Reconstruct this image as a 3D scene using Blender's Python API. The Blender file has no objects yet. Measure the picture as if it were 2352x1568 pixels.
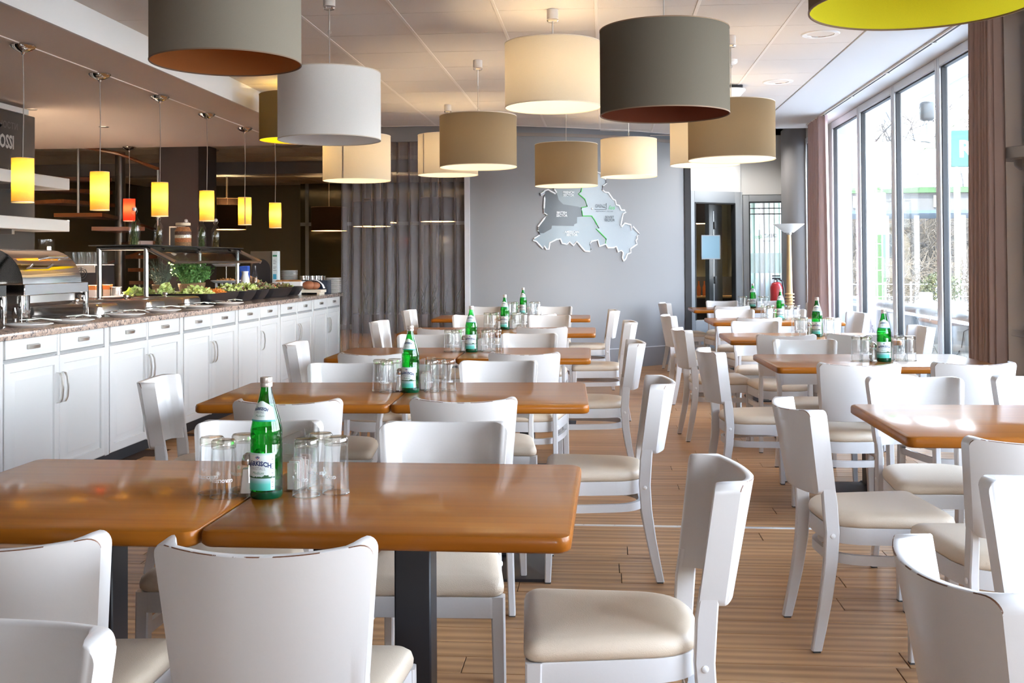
import bpy, bmesh, math, random
from mathutils import Vector, Matrix
random.seed(7)
S = bpy.context.scene
COL = S.collection
PI = math.pi
R = math.radians

# ------------------------------------------------------------------ camera, world, sun, exposure
cam_d = bpy.data.cameras.new('camera')
cam = bpy.data.objects.new('camera', cam_d)
COL.objects.link(cam)
S.camera = cam
cam_d.sensor_width = 36.0
cam_d.lens = 2446.6 / 2352 * 36.0
cam_d.shift_y = -(784 - 562.77) / 2352
cam_d.clip_start = 0.05
cam_d.clip_end = 300
_yaw, _pit, _rol = -0.0859, 0.0155, 0.0058
_f = Vector((math.sin(_yaw) * math.cos(_pit), math.cos(_yaw) * math.cos(_pit), math.sin(_pit)))
_r = Vector((math.cos(_yaw), -math.sin(_yaw), 0))
_u = _r.cross(_f)
_c, _s = math.cos(_rol), math.sin(_rol)
_r2 = _c * _r - _s * _u
_u2 = _s * _r + _c * _u
m = Matrix((( _r2.x, _u2.x, -_f.x, 0), (_r2.y, _u2.y, -_f.y, 0), (_r2.z, _u2.z, -_f.z, 1.3199), (0, 0, 0, 1)))
cam.matrix_world = m

W = bpy.data.worlds.new('world')
S.world = W
W.use_nodes = True
wn = W.node_tree
bg = wn.nodes['Background']
# bright hazy spring sky: white at the horizon, pale blue higher up
tc = wn.nodes.new('ShaderNodeTexCoord')
sx = wn.nodes.new('ShaderNodeSeparateXYZ')
rp = wn.nodes.new('ShaderNodeValToRGB')
wn.links.new(tc.outputs['Generated'], sx.inputs[0])
wn.links.new(sx.outputs['Z'], rp.inputs[0])
wn.links.new(rp.outputs[0], bg.inputs[0])
rp.color_ramp.elements[0].position = 0.0
rp.color_ramp.elements[0].color = (0.93, 0.965, 1.0, 1)
rp.color_ramp.elements[1].position = 0.6
rp.color_ramp.elements[1].color = (0.42, 0.58, 0.86, 1)
bg.inputs[1].default_value = 11.5

sun_d = bpy.data.lights.new('sun', 'SUN')
sun = bpy.data.objects.new('sun', sun_d)
COL.objects.link(sun)
sun_d.energy = 17.0
sun_d.color = (1.0, 0.975, 0.94)
sun_d.angle = R(1.0)
sun.rotation_euler = Vector((0.30, 0.50, -0.80)).to_track_quat('-Z', 'Y').to_euler()

S.view_settings.view_transform = 'Standard'
S.view_settings.look = 'None'
S.view_settings.gamma = 1.0
S.view_settings.use_curve_mapping = False
S.view_settings.exposure = 1.32
S.cycles.use_denoising = True
S.cycles.transparent_max_bounces = 40
S.cycles.max_bounces = 14
S.cycles.diffuse_bounces = 6
S.cycles.sample_clamp_indirect = 6.0
S.cycles.caustics_reflective = False
S.cycles.caustics_refractive = False

# ------------------------------------------------------------------ mesh builder
class MB:
    def __init__(self):
        self.v = []; self.f = []; self.m = []
    def add(self, V, F, mat=0):
        o = len(self.v)
        self.v += [tuple(p) for p in V]
        for f in F:
            self.f.append(tuple(i + o for i in f)); self.m.append(mat)
        return self
    def box(self, x0, y0, z0, x1, y1, z1, mat=0, r=0, seg=2):
        if r <= 0:
            V = [(x0,y0,z0),(x1,y0,z0),(x1,y1,z0),(x0,y1,z0),(x0,y0,z1),(x1,y0,z1),(x1,y1,z1),(x0,y1,z1)]
            F = [(3,2,1,0),(4,5,6,7),(0,1,5,4),(1,2,6,5),(2,3,7,6),(3,0,4,7)]
            return self.add(V, F, mat)
        b = bmesh.new()
        bmesh.ops.create_cube(b, size=1)
        for q in b.verts:
            q.co = Vector(((x0+x1)/2 + q.co.x*(x1-x0), (y0+y1)/2 + q.co.y*(y1-y0), (z0+z1)/2 + q.co.z*(z1-z0)))
        bmesh.ops.bevel(b, geom=list(b.edges), offset=r, segments=seg, profile=0.5, affect='EDGES')
        b.verts.index_update()
        self.add([q.co[:] for q in b.verts], [[q.index for q in f.verts] for f in b.faces], mat)
        b.free()
        return self
    def obox(self, ox, oy, ang, u0, u1, v0, v1, z0, z1, mat=0, r=0):
        t = MB().box(u0, v0, z0, u1, v1, z1, mat, r)
        c, s = math.cos(ang), math.sin(ang)
        V = [(ox + c*p[0] - s*p[1], oy + s*p[0] + c*p[1], p[2]) for p in t.v]
        return self.add(V, t.f, mat)
    def loft(self, rings, mat=0, cap0=True, cap1=True, closed=True):
        n = len(rings[0]); V = [p for r_ in rings for p in r_]; F = []
        for i in range(len(rings) - 1):
            for k in range(n if closed else n - 1):
                k2 = (k + 1) % n
                F.append((i*n + k, i*n + k2, (i+1)*n + k2, (i+1)*n + k))
        if cap0: F.append(tuple(range(n - 1, -1, -1)))
        if cap1: F.append(tuple(range((len(rings) - 1)*n, len(rings)*n)))
        return self.add(V, F, mat)
    def lathe(self, prof, n=24, c=(0, 0, 0), mat=0, cap0=True, cap1=True, a0=0.0, a1=2*PI, sx=1.0, sy=1.0):
        full = abs(a1 - a0 - 2*PI) < 1e-6
        k = n if full else n + 1
        rings = [[(c[0] + sx*r_*math.cos(a0 + (a1-a0)*i/n), c[1] + sy*r_*math.sin(a0 + (a1-a0)*i/n), c[2] + z) for i in range(k)] for r_, z in prof]
        return self.loft(rings, mat, cap0 and full, cap1 and full, full)
    def cyl(self, x, y, z0, z1, r0, r1=None, n=20, mat=0):
        return self.lathe([(r0, z0), (r0 if r1 is None else r1, z1)], n, (x, y, 0), mat)
    def tube(self, path, rad, n=8, mat=0, cap=True):
        P = [Vector(p) for p in path]
        rings = []
        up = Vector((0, 0, 1))
        for i, p in enumerate(P):
            d = (P[min(i+1, len(P)-1)] - P[max(i-1, 0)])
            d = d.normalized() if d.length > 1e-9 else Vector((0, 0, 1))
            a = d.cross(up)
            if a.length < 0.05: a = d.cross(Vector((1, 0, 0)))
            a.normalize(); b = d.cross(a)
            rr = rad[i] if isinstance(rad, (list, tuple)) else rad
            rings.append([tuple(p + a*rr*math.cos(2*PI*k/n) + b*rr*math.sin(2*PI*k/n)) for k in range(n)])
        return self.loft(rings, mat, cap, cap)
    def ball(self, c, rx, ry=None, rz=None, n=12, k=7, mat=0, jit=0.0):
        ry = rx if ry is None else ry; rz = rx if rz is None else rz
        rings = []
        for i in range(1, k):
            t = -PI/2 + PI*i/k
            rings.append([(c[0] + rx*math.cos(t)*math.cos(2*PI*j/n)*(1+random.uniform(-jit, jit)), c[1] + ry*math.cos(t)*math.sin(2*PI*j/n)*(1+random.uniform(-jit, jit)), c[2] + rz*math.sin(t)) for j in range(n)])
        o = len(self.v)
        self.loft(rings, mat, False, False)
        e = len(self.v)
        self.v += [(c[0], c[1], c[2]-rz), (c[0], c[1], c[2]+rz)]
        for j in range(n):
            self.f.append((e, o + (j+1) % n, o + j)); self.m.append(mat)
            q = o + (k-2)*n
            self.f.append((e+1, q + j, q + (j+1) % n)); self.m.append(mat)
        return self
    def sub(self, other, M=None, mat=None):
        V = [tuple(M @ Vector(p)) for p in other.v] if M is not None else other.v
        o = len(self.v)
        self.v += V
        for f, mm in zip(other.f, other.m):
            self.f.append(tuple(i+o for i in f)); self.m.append(mm if mat is None else mat)
        return self
    def mesh(self, name, mats, sharp=38):
        me = bpy.data.meshes.new(name)
        me.from_pydata(self.v, [], self.f)
        if not isinstance(mats, (list, tuple)): mats = [mats]
        for q in mats: me.materials.append(q)
        me.polygons.foreach_set('material_index', self.m)
        me.polygons.foreach_set('use_smooth', [True]*len(self.f))
        me.update()
        if sharp < 180: me.set_sharp_from_angle(angle=R(sharp))
        return me

def link(name, data, parent=None, loc=None, rz=None):
    o = bpy.data.objects.new(name, data)
    COL.objects.link(o)
    if parent is not None: o.parent = parent
    if loc is not None: o.location = loc
    if rz is not None: o.rotation_euler[2] = rz
    return o
def part(name, mb, mats, parent=None, label=None, kind=None, sharp=38):
    o = link(name, mb.mesh(name, mats, sharp), parent)
    if label: o['label'] = label
    if kind: o['kind'] = kind
    return o
def struct(name, mb, mats, sharp=38):
    o = part(name, mb, mats, None, None, 'structure', sharp)
    return o
def thing(name, label, cat, loc=(0, 0, 0), rz=0, group=None):
    o = link(name, None, None, loc, rz)
    o.empty_display_size = 0.05
    o['label'] = label; o['category'] = cat
    if group: o['group'] = group
    return o
def tag(o, label, cat, group=None):
    o['label'] = label; o['category'] = cat
    if group: o['group'] = group
    return o
def dup(root, loc, rz=0, label=None, group=None):
    r = root.copy(); COL.objects.link(r); r.location = loc; r.rotation_euler[2] = rz
    if label: r['label'] = label
    if group: r['group'] = group
    for ch in list(root.children):
        c = ch.copy(); COL.objects.link(c); c.parent = r
        for g in list(ch.children):
            d = g.copy(); COL.objects.link(d); d.parent = c
    return r
ordn = ['first', 'second', 'third', 'fourth', 'fifth', 'sixth', 'seventh']
def text_mb(s, size, align='CENTER', mat=0, shear=0.0, bold=0.0, sx=1.0):
    cu = bpy.data.curves.new('lettering', 'FONT')
    cu.body = s; cu.size = size; cu.align_x = align; cu.align_y = 'CENTER'
    cu.resolution_u = 2; cu.shear = shear; cu.offset = bold
    o = bpy.data.objects.new('lettering', cu)
    COL.objects.link(o)
    dg = bpy.context.evaluated_depsgraph_get()
    me = bpy.data.meshes.new_from_object(o.evaluated_get(dg))
    b = MB().add([(v.co.x*sx, v.co.y, 0) for v in me.vertices], [list(p.vertices) for p in me.polygons], mat)
    bpy.data.objects.remove(o); bpy.data.curves.remove(cu); bpy.data.meshes.remove(me)
    return b
def rrect(w, d, r, n=5, cx=0, cy=0):
    out = []
    for sx_, sy_, a in ((1, 1, 0), (-1, 1, 90), (-1, -1, 180), (1, -1, 270)):
        for k in range(n + 1):
            t = R(a + 90*k/n)
            out.append((cx + sx_*(w/2 - r) + r*math.cos(t), cy + sy_*(d/2 - r) + r*math.sin(t)))
    return out
def roundpoly(pts, rads, n=6):
    out = []; N = len(pts)
    for i in range(N):
        p = Vector(pts[i]); a = (Vector(pts[i-1]) - p).normalized(); b = (Vector(pts[(i+1) % N]) - p).normalized()
        ang = a.angle(b); t = rads[i] / math.tan(ang/2)
        p0, p1 = p + a*t, p + b*t
        for k in range(n + 1):
            u = k/n
            q = p0*(1-u)**2 + p*2*u*(1-u)*0.9 + p1*u**2 + p0*0.1*u*(1-u) + p1*0.1*u*(1-u)
            out.append((q.x, q.y))
    return out
def poly_mb(poly, mat=0):
    return MB().add([(p[0], p[1], 0) for p in poly], [tuple(range(len(poly)))], mat)

# ------------------------------------------------------------------ materials
MATS = {}
def mat(name, col, rough=0.5, metal=0.0, spec=0.5, coat=0.0, coat_r=0.1, noise=None, bump=None, emit=None, es=0, trans=0):
    m_ = bpy.data.materials.new(name); m_.use_nodes = True
    nt = m_.node_tree; b = nt.nodes['Principled BSDF']
    b.inputs['Base Color'].default_value = (*col, 1)
    b.inputs['Roughness'].default_value = rough
    b.inputs['Metallic'].default_value = metal
    b.inputs['Specular IOR Level'].default_value = spec
    b.inputs['Coat Weight'].default_value = coat
    b.inputs['Coat Roughness'].default_value = coat_r
    if emit:
        b.inputs['Emission Color'].default_value = (*emit, 1); b.inputs['Emission Strength'].default_value = es
    if noise or bump:
        tcn = nt.nodes.new('ShaderNodeTexCoord')
    if noise:      # (scale, amount, second colour)
        sc, col2, lo, hi = noise
        nn = nt.nodes.new('ShaderNodeTexNoise'); nn.inputs['Scale'].default_value = sc; nn.inputs['Detail'].default_value = 5
        nt.links.new(tcn.outputs['Object'], nn.inputs['Vector'])
        r_ = nt.nodes.new('ShaderNodeValToRGB')
        r_.color_ramp.elements[0].position = lo; r_.color_ramp.elements[0].color = (*col, 1)
        r_.color_ramp.elements[1].position = hi; r_.color_ramp.elements[1].color = (*col2, 1)
        nt.links.new(nn.outputs[0], r_.inputs[0]); nt.links.new(r_.outputs[0], b.inputs['Base Color'])
    if bump:
        sc, st = bump
        n2 = nt.nodes.new('ShaderNodeTexNoise'); n2.inputs['Scale'].default_value = sc; n2.inputs['Detail'].default_value = 4
        nt.links.new(tcn.outputs['Object'], n2.inputs['Vector'])
        bn = nt.nodes.new('ShaderNodeBump'); bn.inputs['Strength'].default_value = st; bn.inputs['Distance'].default_value = 0.004
        nt.links.new(n2.outputs[0], bn.inputs['Height']); nt.links.new(bn.outputs[0], b.inputs['Normal'])
    MATS[name] = m_
    return m_
def wood(name, c0, c1, axis=0, scale=6.0, rough=0.3, coat=0.0, rnd='object', stretch=14.0, var=0.35, bump=0.0, cath=0.0):
    m_ = bpy.data.materials.new(name); m_.use_nodes = True
    nt = m_.node_tree; b = nt.nodes['Principled BSDF']; L = nt.links.new
    tcn = nt.nodes.new('ShaderNodeTexCoord')
    if rnd == 'object':
        oi = nt.nodes.new('ShaderNodeObjectInfo'); rs = oi.outputs['Random']
    else:
        gi = nt.nodes.new('ShaderNodeNewGeometry'); rs = gi.outputs['Random Per Island']
    off = nt.nodes.new('ShaderNodeMath'); off.operation = 'MULTIPLY'; off.inputs[1].default_value = 37.0; L(rs, off.inputs[0])
    va = nt.nodes.new('ShaderNodeVectorMath'); va.operation = 'ADD'
    L(tcn.outputs['Object'], va.inputs[0])
    L(off.outputs[0], va.inputs[1])
    mp = nt.nodes.new('ShaderNodeMapping')
    sc = [scale*stretch/4]*3; sc[axis] = scale/4
    mp.inputs['Scale'].default_value = sc
    L(va.outputs[0], mp.inputs[0])
    n1 = nt.nodes.new('ShaderNodeTexNoise'); n1.inputs['Scale'].default_value = 1.0; n1.inputs['Detail'].default_value = 8; n1.inputs['Roughness'].default_value = 0.62
    L(mp.outputs[0], n1.inputs['Vector'])
    fac = n1.outputs[0]
    if cath:
        wv = nt.nodes.new('ShaderNodeTexWave'); wv.wave_type = 'RINGS'; wv.inputs['Scale'].default_value = 0.35; wv.inputs['Distortion'].default_value = 5.0; wv.inputs['Detail'].default_value = 3; wv.inputs['Detail Scale'].default_value = 0.8
        L(mp.outputs[0], wv.inputs['Vector'])
        mxw = nt.nodes.new('ShaderNodeMix'); mxw.data_type = 'FLOAT'; mxw.inputs[0].default_value = cath
        L(n1.outputs[0], mxw.inputs[2]); L(wv.outputs[1], mxw.inputs[3]); fac = mxw.outputs[0]
    rp_ = nt.nodes.new('ShaderNodeValToRGB')
    rp_.color_ramp.elements[0].position = 0.3; rp_.color_ramp.elements[0].color = (*c0, 1)
    rp_.color_ramp.elements[1].position = 0.7; rp_.color_ramp.elements[1].color = (*c1, 1)
    L(fac, rp_.inputs[0])
    hv = nt.nodes.new('ShaderNodeHueSaturation')
    mr = nt.nodes.new('ShaderNodeMapRange'); mr.inputs[3].default_value = 1 - var/2; mr.inputs[4].default_value = 1 + var/2
    L(rs, mr.inputs[0]); L(mr.outputs[0], hv.inputs['Value']); L(rp_.outputs[0], hv.inputs['Color'])
    L(hv.outputs[0], b.inputs['Base Color'])
    b.inputs['Roughness'].default_value = rough
    b.inputs['Coat Weight'].default_value = coat; b.inputs['Coat Roughness'].default_value = 0.12
    b.inputs['Specular IOR Level'].default_value = 0.12 if coat else 0.14
    if bump:
        bn = nt.nodes.new('ShaderNodeBump'); bn.inputs['Strength'].default_value = bump; bn.inputs['Distance'].default_value = 0.002
        L(fac, bn.inputs['Height']); L(bn.outputs[0], b.inputs['Normal'])
    return m_
def thin_glass(name, tint=(0.97, 0.98, 0.98), edge=(0.62, 0.66, 0.66), ior=1.45, power=2.5):
    m_ = bpy.data.materials.new(name); m_.use_nodes = True
    nt = m_.node_tree; nt.nodes.clear(); L = nt.links.new
    out = nt.nodes.new('ShaderNodeOutputMaterial')
    tr = nt.nodes.new('ShaderNodeBsdfTransparent'); gl = nt.nodes.new('ShaderNodeBsdfGlossy'); gl.inputs['Roughness'].default_value = 0.0
    gl.inputs['Color'].default_value = (1, 1, 1, 1)
    lw = nt.nodes.new('ShaderNodeLayerWeight'); lw.inputs[0].default_value = 0.5
    pw = nt.nodes.new('ShaderNodeMath'); pw.operation = 'POWER'; pw.inputs[1].default_value = power
    L(lw.outputs['Facing'], pw.inputs[0])
    mc = nt.nodes.new('ShaderNodeMix'); mc.data_type = 'RGBA'
    mc.inputs[6].default_value = (*tint, 1); mc.inputs[7].default_value = (*edge, 1)
    L(pw.outputs[0], mc.inputs[0]); L(mc.outputs[2], tr.inputs[0])
    # Schlick reflectance, the same from both sides of the sheet
    f0 = ((ior - 1)/(ior + 1))**2
    p5 = nt.nodes.new('ShaderNodeMath'); p5.operation = 'POWER'; p5.inputs[1].default_value = 5.0
    L(lw.outputs['Facing'], p5.inputs[0])
    fr = nt.nodes.new('ShaderNodeMath'); fr.operation = 'MULTIPLY_ADD'; fr.inputs[1].default_value = 0.85*(1 - f0); fr.inputs[2].default_value = f0
    L(p5.outputs[0], fr.inputs[0])
    mx = nt.nodes.new('ShaderNodeMixShader')
    L(fr.outputs[0], mx.inputs[0]); L(tr.outputs[0], mx.inputs[1]); L(gl.outputs[0], mx.inputs[2]); L(mx.outputs[0], out.inputs[0])
    return m_
def shade_mat(name, outer, inner, tl=0.3, rough=0.9, weave=600):
    """cloth shade, one sheet: outside cloth / inside lining, lets some light through"""
    m_ = bpy.data.materials.new(name); m_.use_nodes = True
    nt = m_.node_tree; nt.nodes.clear(); L = nt.links.new
    out = nt.nodes.new('ShaderNodeOutputMaterial')
    ge = nt.nodes.new('ShaderNodeNewGeometry')
    mc = nt.nodes.new('ShaderNodeMix'); mc.data_type = 'RGBA'
    mc.inputs[6].default_value = (*outer, 1); mc.inputs[7].default_value = (*inner, 1)
    L(ge.outputs['Backfacing'], mc.inputs[0])
    tcn = nt.nodes.new('ShaderNodeTexCoord'); nz = nt.nodes.new('ShaderNodeTexNoise'); nz.inputs['Scale'].default_value = weave
    L(tcn.outputs['Object'], nz.inputs['Vector'])
    hv = nt.nodes.new('ShaderNodeHueSaturation'); mr = nt.nodes.new('ShaderNodeMapRange'); mr.inputs[3].default_value = 0.9; mr.inputs[4].default_value = 1.1
    L(nz.outputs[0], mr.inputs[0]); L(mr.outputs[0], hv.inputs['Value']); L(mc.outputs[2], hv.inputs['Color'])
    df = nt.nodes.new('ShaderNodeBsdfDiffuse'); tl_ = nt.nodes.new('ShaderNodeBsdfTranslucent')
    L(hv.outputs[0], df.inputs[0]); L(hv.outputs[0], tl_.inputs[0])
    mx = nt.nodes.new('ShaderNodeMixShader'); mx.inputs[0].default_value = tl
    L(df.outputs[0], mx.inputs[1]); L(tl_.outputs[0], mx.inputs[2]); L(mx.outputs[0], out.inputs[0])
    return m_
def sheer_mat(name, col, alpha):
    m_ = bpy.data.materials.new(name); m_.use_nodes = True
    nt = m_.node_tree; nt.nodes.clear(); L = nt.links.new
    out = nt.nodes.new('ShaderNodeOutputMaterial')
    tr = nt.nodes.new('ShaderNodeBsdfTransparent'); df = nt.nodes.new('ShaderNodeBsdfDiffuse'); tl_ = nt.nodes.new('ShaderNodeBsdfTranslucent')
    df.inputs[0].default_value = (*col, 1); tl_.inputs[0].default_value = (*col, 1)
    a = nt.nodes.new('ShaderNodeMixShader'); a.inputs[0].default_value = 0.3
    L(df.outputs[0], a.inputs[1]); L(tl_.outputs[0], a.inputs[2])
    lw = nt.nodes.new('ShaderNodeLayerWeight'); lw.inputs[0].default_value = 0.5
    mr = nt.nodes.new('ShaderNodeMapRange'); mr.inputs[3].default_value = alpha; mr.inputs[4].default_value = min(1, alpha*2.4)
    L(lw.outputs['Facing'], mr.inputs[0])
    mx = nt.nodes.new('ShaderNodeMixShader'); L(mr.outputs[0], mx.inputs[0])
    L(tr.outputs[0], mx.inputs[1]); L(a.outputs[0], mx.inputs[2]); L(mx.outputs[0], out.inputs[0])
    return m_
def emis(name, col, st):
    m_ = bpy.data.materials.new(name); m_.use_nodes = True
    nt = m_.node_tree; nt.nodes.clear()
    out = nt.nodes.new('ShaderNodeOutputMaterial'); e = nt.nodes.new('ShaderNodeEmission')
    e.inputs[0].default_value = (*col, 1); e.inputs[1].default_value = st
    nt.links.new(e.outputs[0], out.inputs[0])
    return m_

M_chair = mat('chair_lacquer', (0.58, 0.55, 0.53), 0.32, coat=0.15, bump=(90, 0.05))
M_worn = mat('worn_lacquer', (0.58, 0.55, 0.53), 0.4, noise=(38, (0.13, 0.05, 0.02), 0.47, 0.50))
M_vinyl = mat('beige_vinyl', (0.62, 0.50, 0.375), 0.42, bump=(420, 0.25))
M_bolt = mat('white_cap', (0.70, 0.68, 0.66), 0.35)
M_glide = mat('chair_glide', (0.05, 0.045, 0.04), 0.6)
M_table = wood('table_veneer', (0.19, 0.053, 0.003), (0.295, 0.096, 0.006), 0, 3.0, 0.34, 0.34, stretch=26, var=0.14)
M_tedge = wood('table_edge', (0.23, 0.066, 0.006), (0.33, 0.108, 0.011), 0, 3.0, 0.3, 0.15, stretch=26, var=0.14)
M_black = mat('black_steel', (0.012, 0.012, 0.016), 0.4)
M_plank = wood('oak_plank', (0.265, 0.130, 0.056), (0.45, 0.245, 0.112), 0, 6.5, 0.34, 0.0, stretch=13, var=0.24, bump=0.12, cath=0.30)
M_plank2 = wood('oak_plank_far', (0.265, 0.130, 0.056), (0.45, 0.245, 0.112), 0, 6.5, 0.34, 0.0, rnd='island', stretch=13, var=0.24, cath=0.30)
M_joint = mat('floor_joint', (0.05, 0.025, 0.015), 0.8)
M_tile = mat('ceiling_tile', (0.74, 0.68, 0.62), 0.95, noise=(260, (0.68, 0.62, 0.56), 0.35, 0.65), bump=(240, 0.35))
M_tbar = mat('ceiling_bar', (0.80, 0.74, 0.68), 0.55)
M_plaster = mat('white_plaster', (0.66, 0.66, 0.65), 0.8, bump=(60, 0.05))
M_soffit = mat('soffit_paint', (0.86, 0.74, 0.65), 0.8)
M_greywall = mat('grey_wall_paint', (0.255, 0.25, 0.26), 0.55, bump=(180, 0.08))
M_greydk = mat('dark_grey_paint', (0.20, 0.185, 0.18), 0.6)
M_taupewall = mat('taupe_wall_paint', (0.38, 0.33, 0.28), 0.6)
M_cab = mat('cabinet_lacquer', (0.545, 0.535, 0.525), 0.42)
M_cabgap = mat('cabinet_gap', (0.25, 0.25, 0.25), 0.7)
M_plinth = mat('plinth_black', (0.012, 0.011, 0.014), 0.6)
M_nickel = mat('brushed_nickel', (0.60, 0.57, 0.53), 0.32, 1.0)
M_chrome = mat('polished_steel', (0.82, 0.80, 0.78), 0.07, 1.0)
M_steel = mat('satin_steel', (0.66, 0.63, 0.60), 0.25, 1.0)
M_white = mat('white_porcelain', (0.86, 0.86, 0.86), 0.15)
M_whitep = mat('white_paint', (0.84, 0.83, 0.81), 0.5)
M_glass = thin_glass('clear_glass')
M_pane = thin_glass('window_pane', (0.97, 0.985, 0.98), (0.9, 0.93, 0.92))
M_tum = thin_glass('tumbler_glass', (0.985, 0.99, 0.99), (0.62, 0.65, 0.65), 1.5, 4.0)
M_bottle = thin_glass('green_bottle_glass', (0.16, 0.82, 0.26), (0.0, 0.22, 0.05), 1.5, 1.3)
M_cap = mat('bottle_cap', (0.62, 0.55, 0.50), 0.35, 0.7)
M_navy = mat('navy_print', (0.02, 0.04, 0.14), 0.5)
M_greyp = mat('grey_print', (0.25, 0.27, 0.30), 0.5)
M_greenp = mat('green_print', (0.03, 0.22, 0.12), 0.5)
M_redp = mat('red_print', (0.6, 0.03, 0.03), 0.5)
M_etch = mat('etched_print', (0.85, 0.86, 0.86), 0.6)
M_alu = mat('window_aluminium', (0.62, 0.63, 0.65), 0.4, 0.25)
M_gasket = mat('black_gasket', (0.012, 0.012, 0.014), 0.6)
M_cord = mat('grey_cord', (0.42, 0.38, 0.34), 0.5)
M_curt = mat('taupe_curtain', (0.42, 0.29, 0.245), 0.85, bump=(300, 0.15))
M_curtL = mat('pink_grey_curtain', (0.50, 0.37, 0.36), 0.85, bump=(300, 0.15))
M_sheer = sheer_mat('sheer_grey', (0.50, 0.47, 0.49), 0.29)
M_frame = mat('door_frame_grey', (0.30, 0.32, 0.34), 0.45)
M_lime = mat('lime_paint', (0.014, 0.048, 0.005), 0.5)
M_ext = mat('fire_red', (0.45, 0.02, 0.025), 0.3, coat=0.3)
M_beech = wood('beech', (0.50, 0.31, 0.14), (0.62, 0.42, 0.21), 2, 5, 0.4, 0.1)
M_wicker = mat('wicker', (0.30, 0.18, 0.08), 0.7, noise=(120, (0.16, 0.09, 0.04), 0.4, 0.6), bump=(150, 1.0))

def granite():
    m_ = bpy.data.materials.new('granite'); m_.use_nodes = True
    nt = m_.node_tree; b = nt.nodes['Principled BSDF']; L = nt.links.new
    tcn = nt.nodes.new('ShaderNodeTexCoord')
    n1 = nt.nodes.new('ShaderNodeTexNoise'); n1.inputs['Scale'].default_value = 34; n1.inputs['Detail'].default_value = 8; n1.inputs['Distortion'].default_value = 1.6
    L(tcn.outputs['Object'], n1.inputs['Vector'])
    r_ = nt.nodes.new('ShaderNodeValToRGB'); cr = r_.color_ramp
    cr.elements[0].position = 0.34; cr.elements[0].color = (0.05, 0.045, 0.05, 1)
    cr.elements[1].position = 0.72; cr.elements[1].color = (0.50, 0.40, 0.33, 1)
    e = cr.elements.new(0.44); e.color = (0.24, 0.19, 0.17, 1)
    e = cr.elements.new(0.53); e.color = (0.42, 0.30, 0.24, 1)
    L(n1.outputs[0], r_.inputs[0]); L(r_.outputs[0], b.inputs['Base Color'])
    b.inputs['Roughness'].default_value = 0.12
    return m_
M_granite = granite()
SPOT_W = 3600

# ------------------------------------------------------------------ geometry constants
WALLP = [(-1.62,12.72),(-1.52,12.722),(-1.424,12.722),(-1.32,12.727),(-1.2,12.74),(-1.056,12.762),(-0.896,12.791),(-0.728,12.83),(-0.56,12.88),(-0.389,12.946),(-0.211,13.026),(-0.038,13.112),(0.12,13.2),(0.259,13.289),(0.386,13.381),(0.504,13.476),(0.62,13.57),(0.732,13.664),(0.839,13.759),(0.944,13.855),(1.05,13.95)]
WL = [0.0]
for a, b in zip(WALLP, WALLP[1:]): WL.append(WL[-1] + math.dist(a, b))
def wallpt(u, off=0.0):
    """point on the curved wall at arc length u, off metres in front of it"""
    u = max(0, min(WL[-1] - 1e-6, u))
    i = max(k for k in range(len(WL) - 1) if WL[k] <= u)
    t = (u - WL[i]) / (WL[i+1] - WL[i])
    a, b = WALLP[i], WALLP[i+1]
    dx, dy = b[0]-a[0], b[1]-a[1]; l = math.hypot(dx, dy)
    return (a[0] + dx*t + dy/l*off, a[1] + dy*t - dx/l*off)
CZ = 2.892          # ceiling tiles
TZ = 0.75           # table tops
GX, GY, GT = -1.2863, 6.6237, 0.625
CT = 0.955          # buffet top

# ------------------------------------------------------------------ floor
fl = struct('floor', MB().box(-9.5, -4.2, -0.12, 2.75, 22, -0.006), M_joint)
PW = 0.142
def plank_mesh(length):
    return MB().box(0, 0, -0.006, length - 0.003, PW - 0.0022, 0, 0, 0.0012, 1).mesh('plank', M_plank)
lens = [0.9, 1.15, 1.4, 0.7]
pms = {l: plank_mesh(l) for l in lens}
y = 2.85
YTH = 5.36
far = MB()
while y < 13.9:
    pw_ = PW
    if y < YTH and y + PW > YTH - .014: pw_ = YTH - .0145 - y
    nar = {} if pw_ < PW else None
    x = -3.05 - random.random()*1.1
    xe = 2.62
    while x < xe and pw_ > .01:
        l = random.choice(lens)
        if y < 6.9 and x + l > -1.75:
            if nar is None: link('plank', pms[l], fl, (x, y, 0))
            else: part('plank', MB().box(x, y, -0.006, x + l - 0.003, y + pw_, 0, 0, 0.0012, 1), M_plank, fl)
        else: far.box(x, y, -0.006, x + l - 0.003, y + pw_ - 0.0022, 0)
        x += l
    y = YTH + .0145 if nar is not None else y + pw_
y = 2.85
while y > -4:
    y -= PW
    far.box(-3.1, y, -0.006, 2.62, y + PW - 0.0022, 0)
part('far_planks', far, M_plank2, fl, kind='stuff')
strip = MB().box(-3.1, YTH - 0.014, -0.004, 2.6, YTH + 0.014, 0.003, 0, 0.0015, 1)
part('threshold_strip', strip, mat('threshold_steel', (0.72, 0.70, 0.68), 0.35, 0.6), fl, label='thin pale metal seam strip')
x = -2.9
scr = MB()
while x < 2.5:
    scr.cyl(x, YTH, 0.003, 0.0042, 0.004, n=8); x += 0.155
part('strip_screws', scr, M_nickel, fl, kind='stuff')

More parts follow.
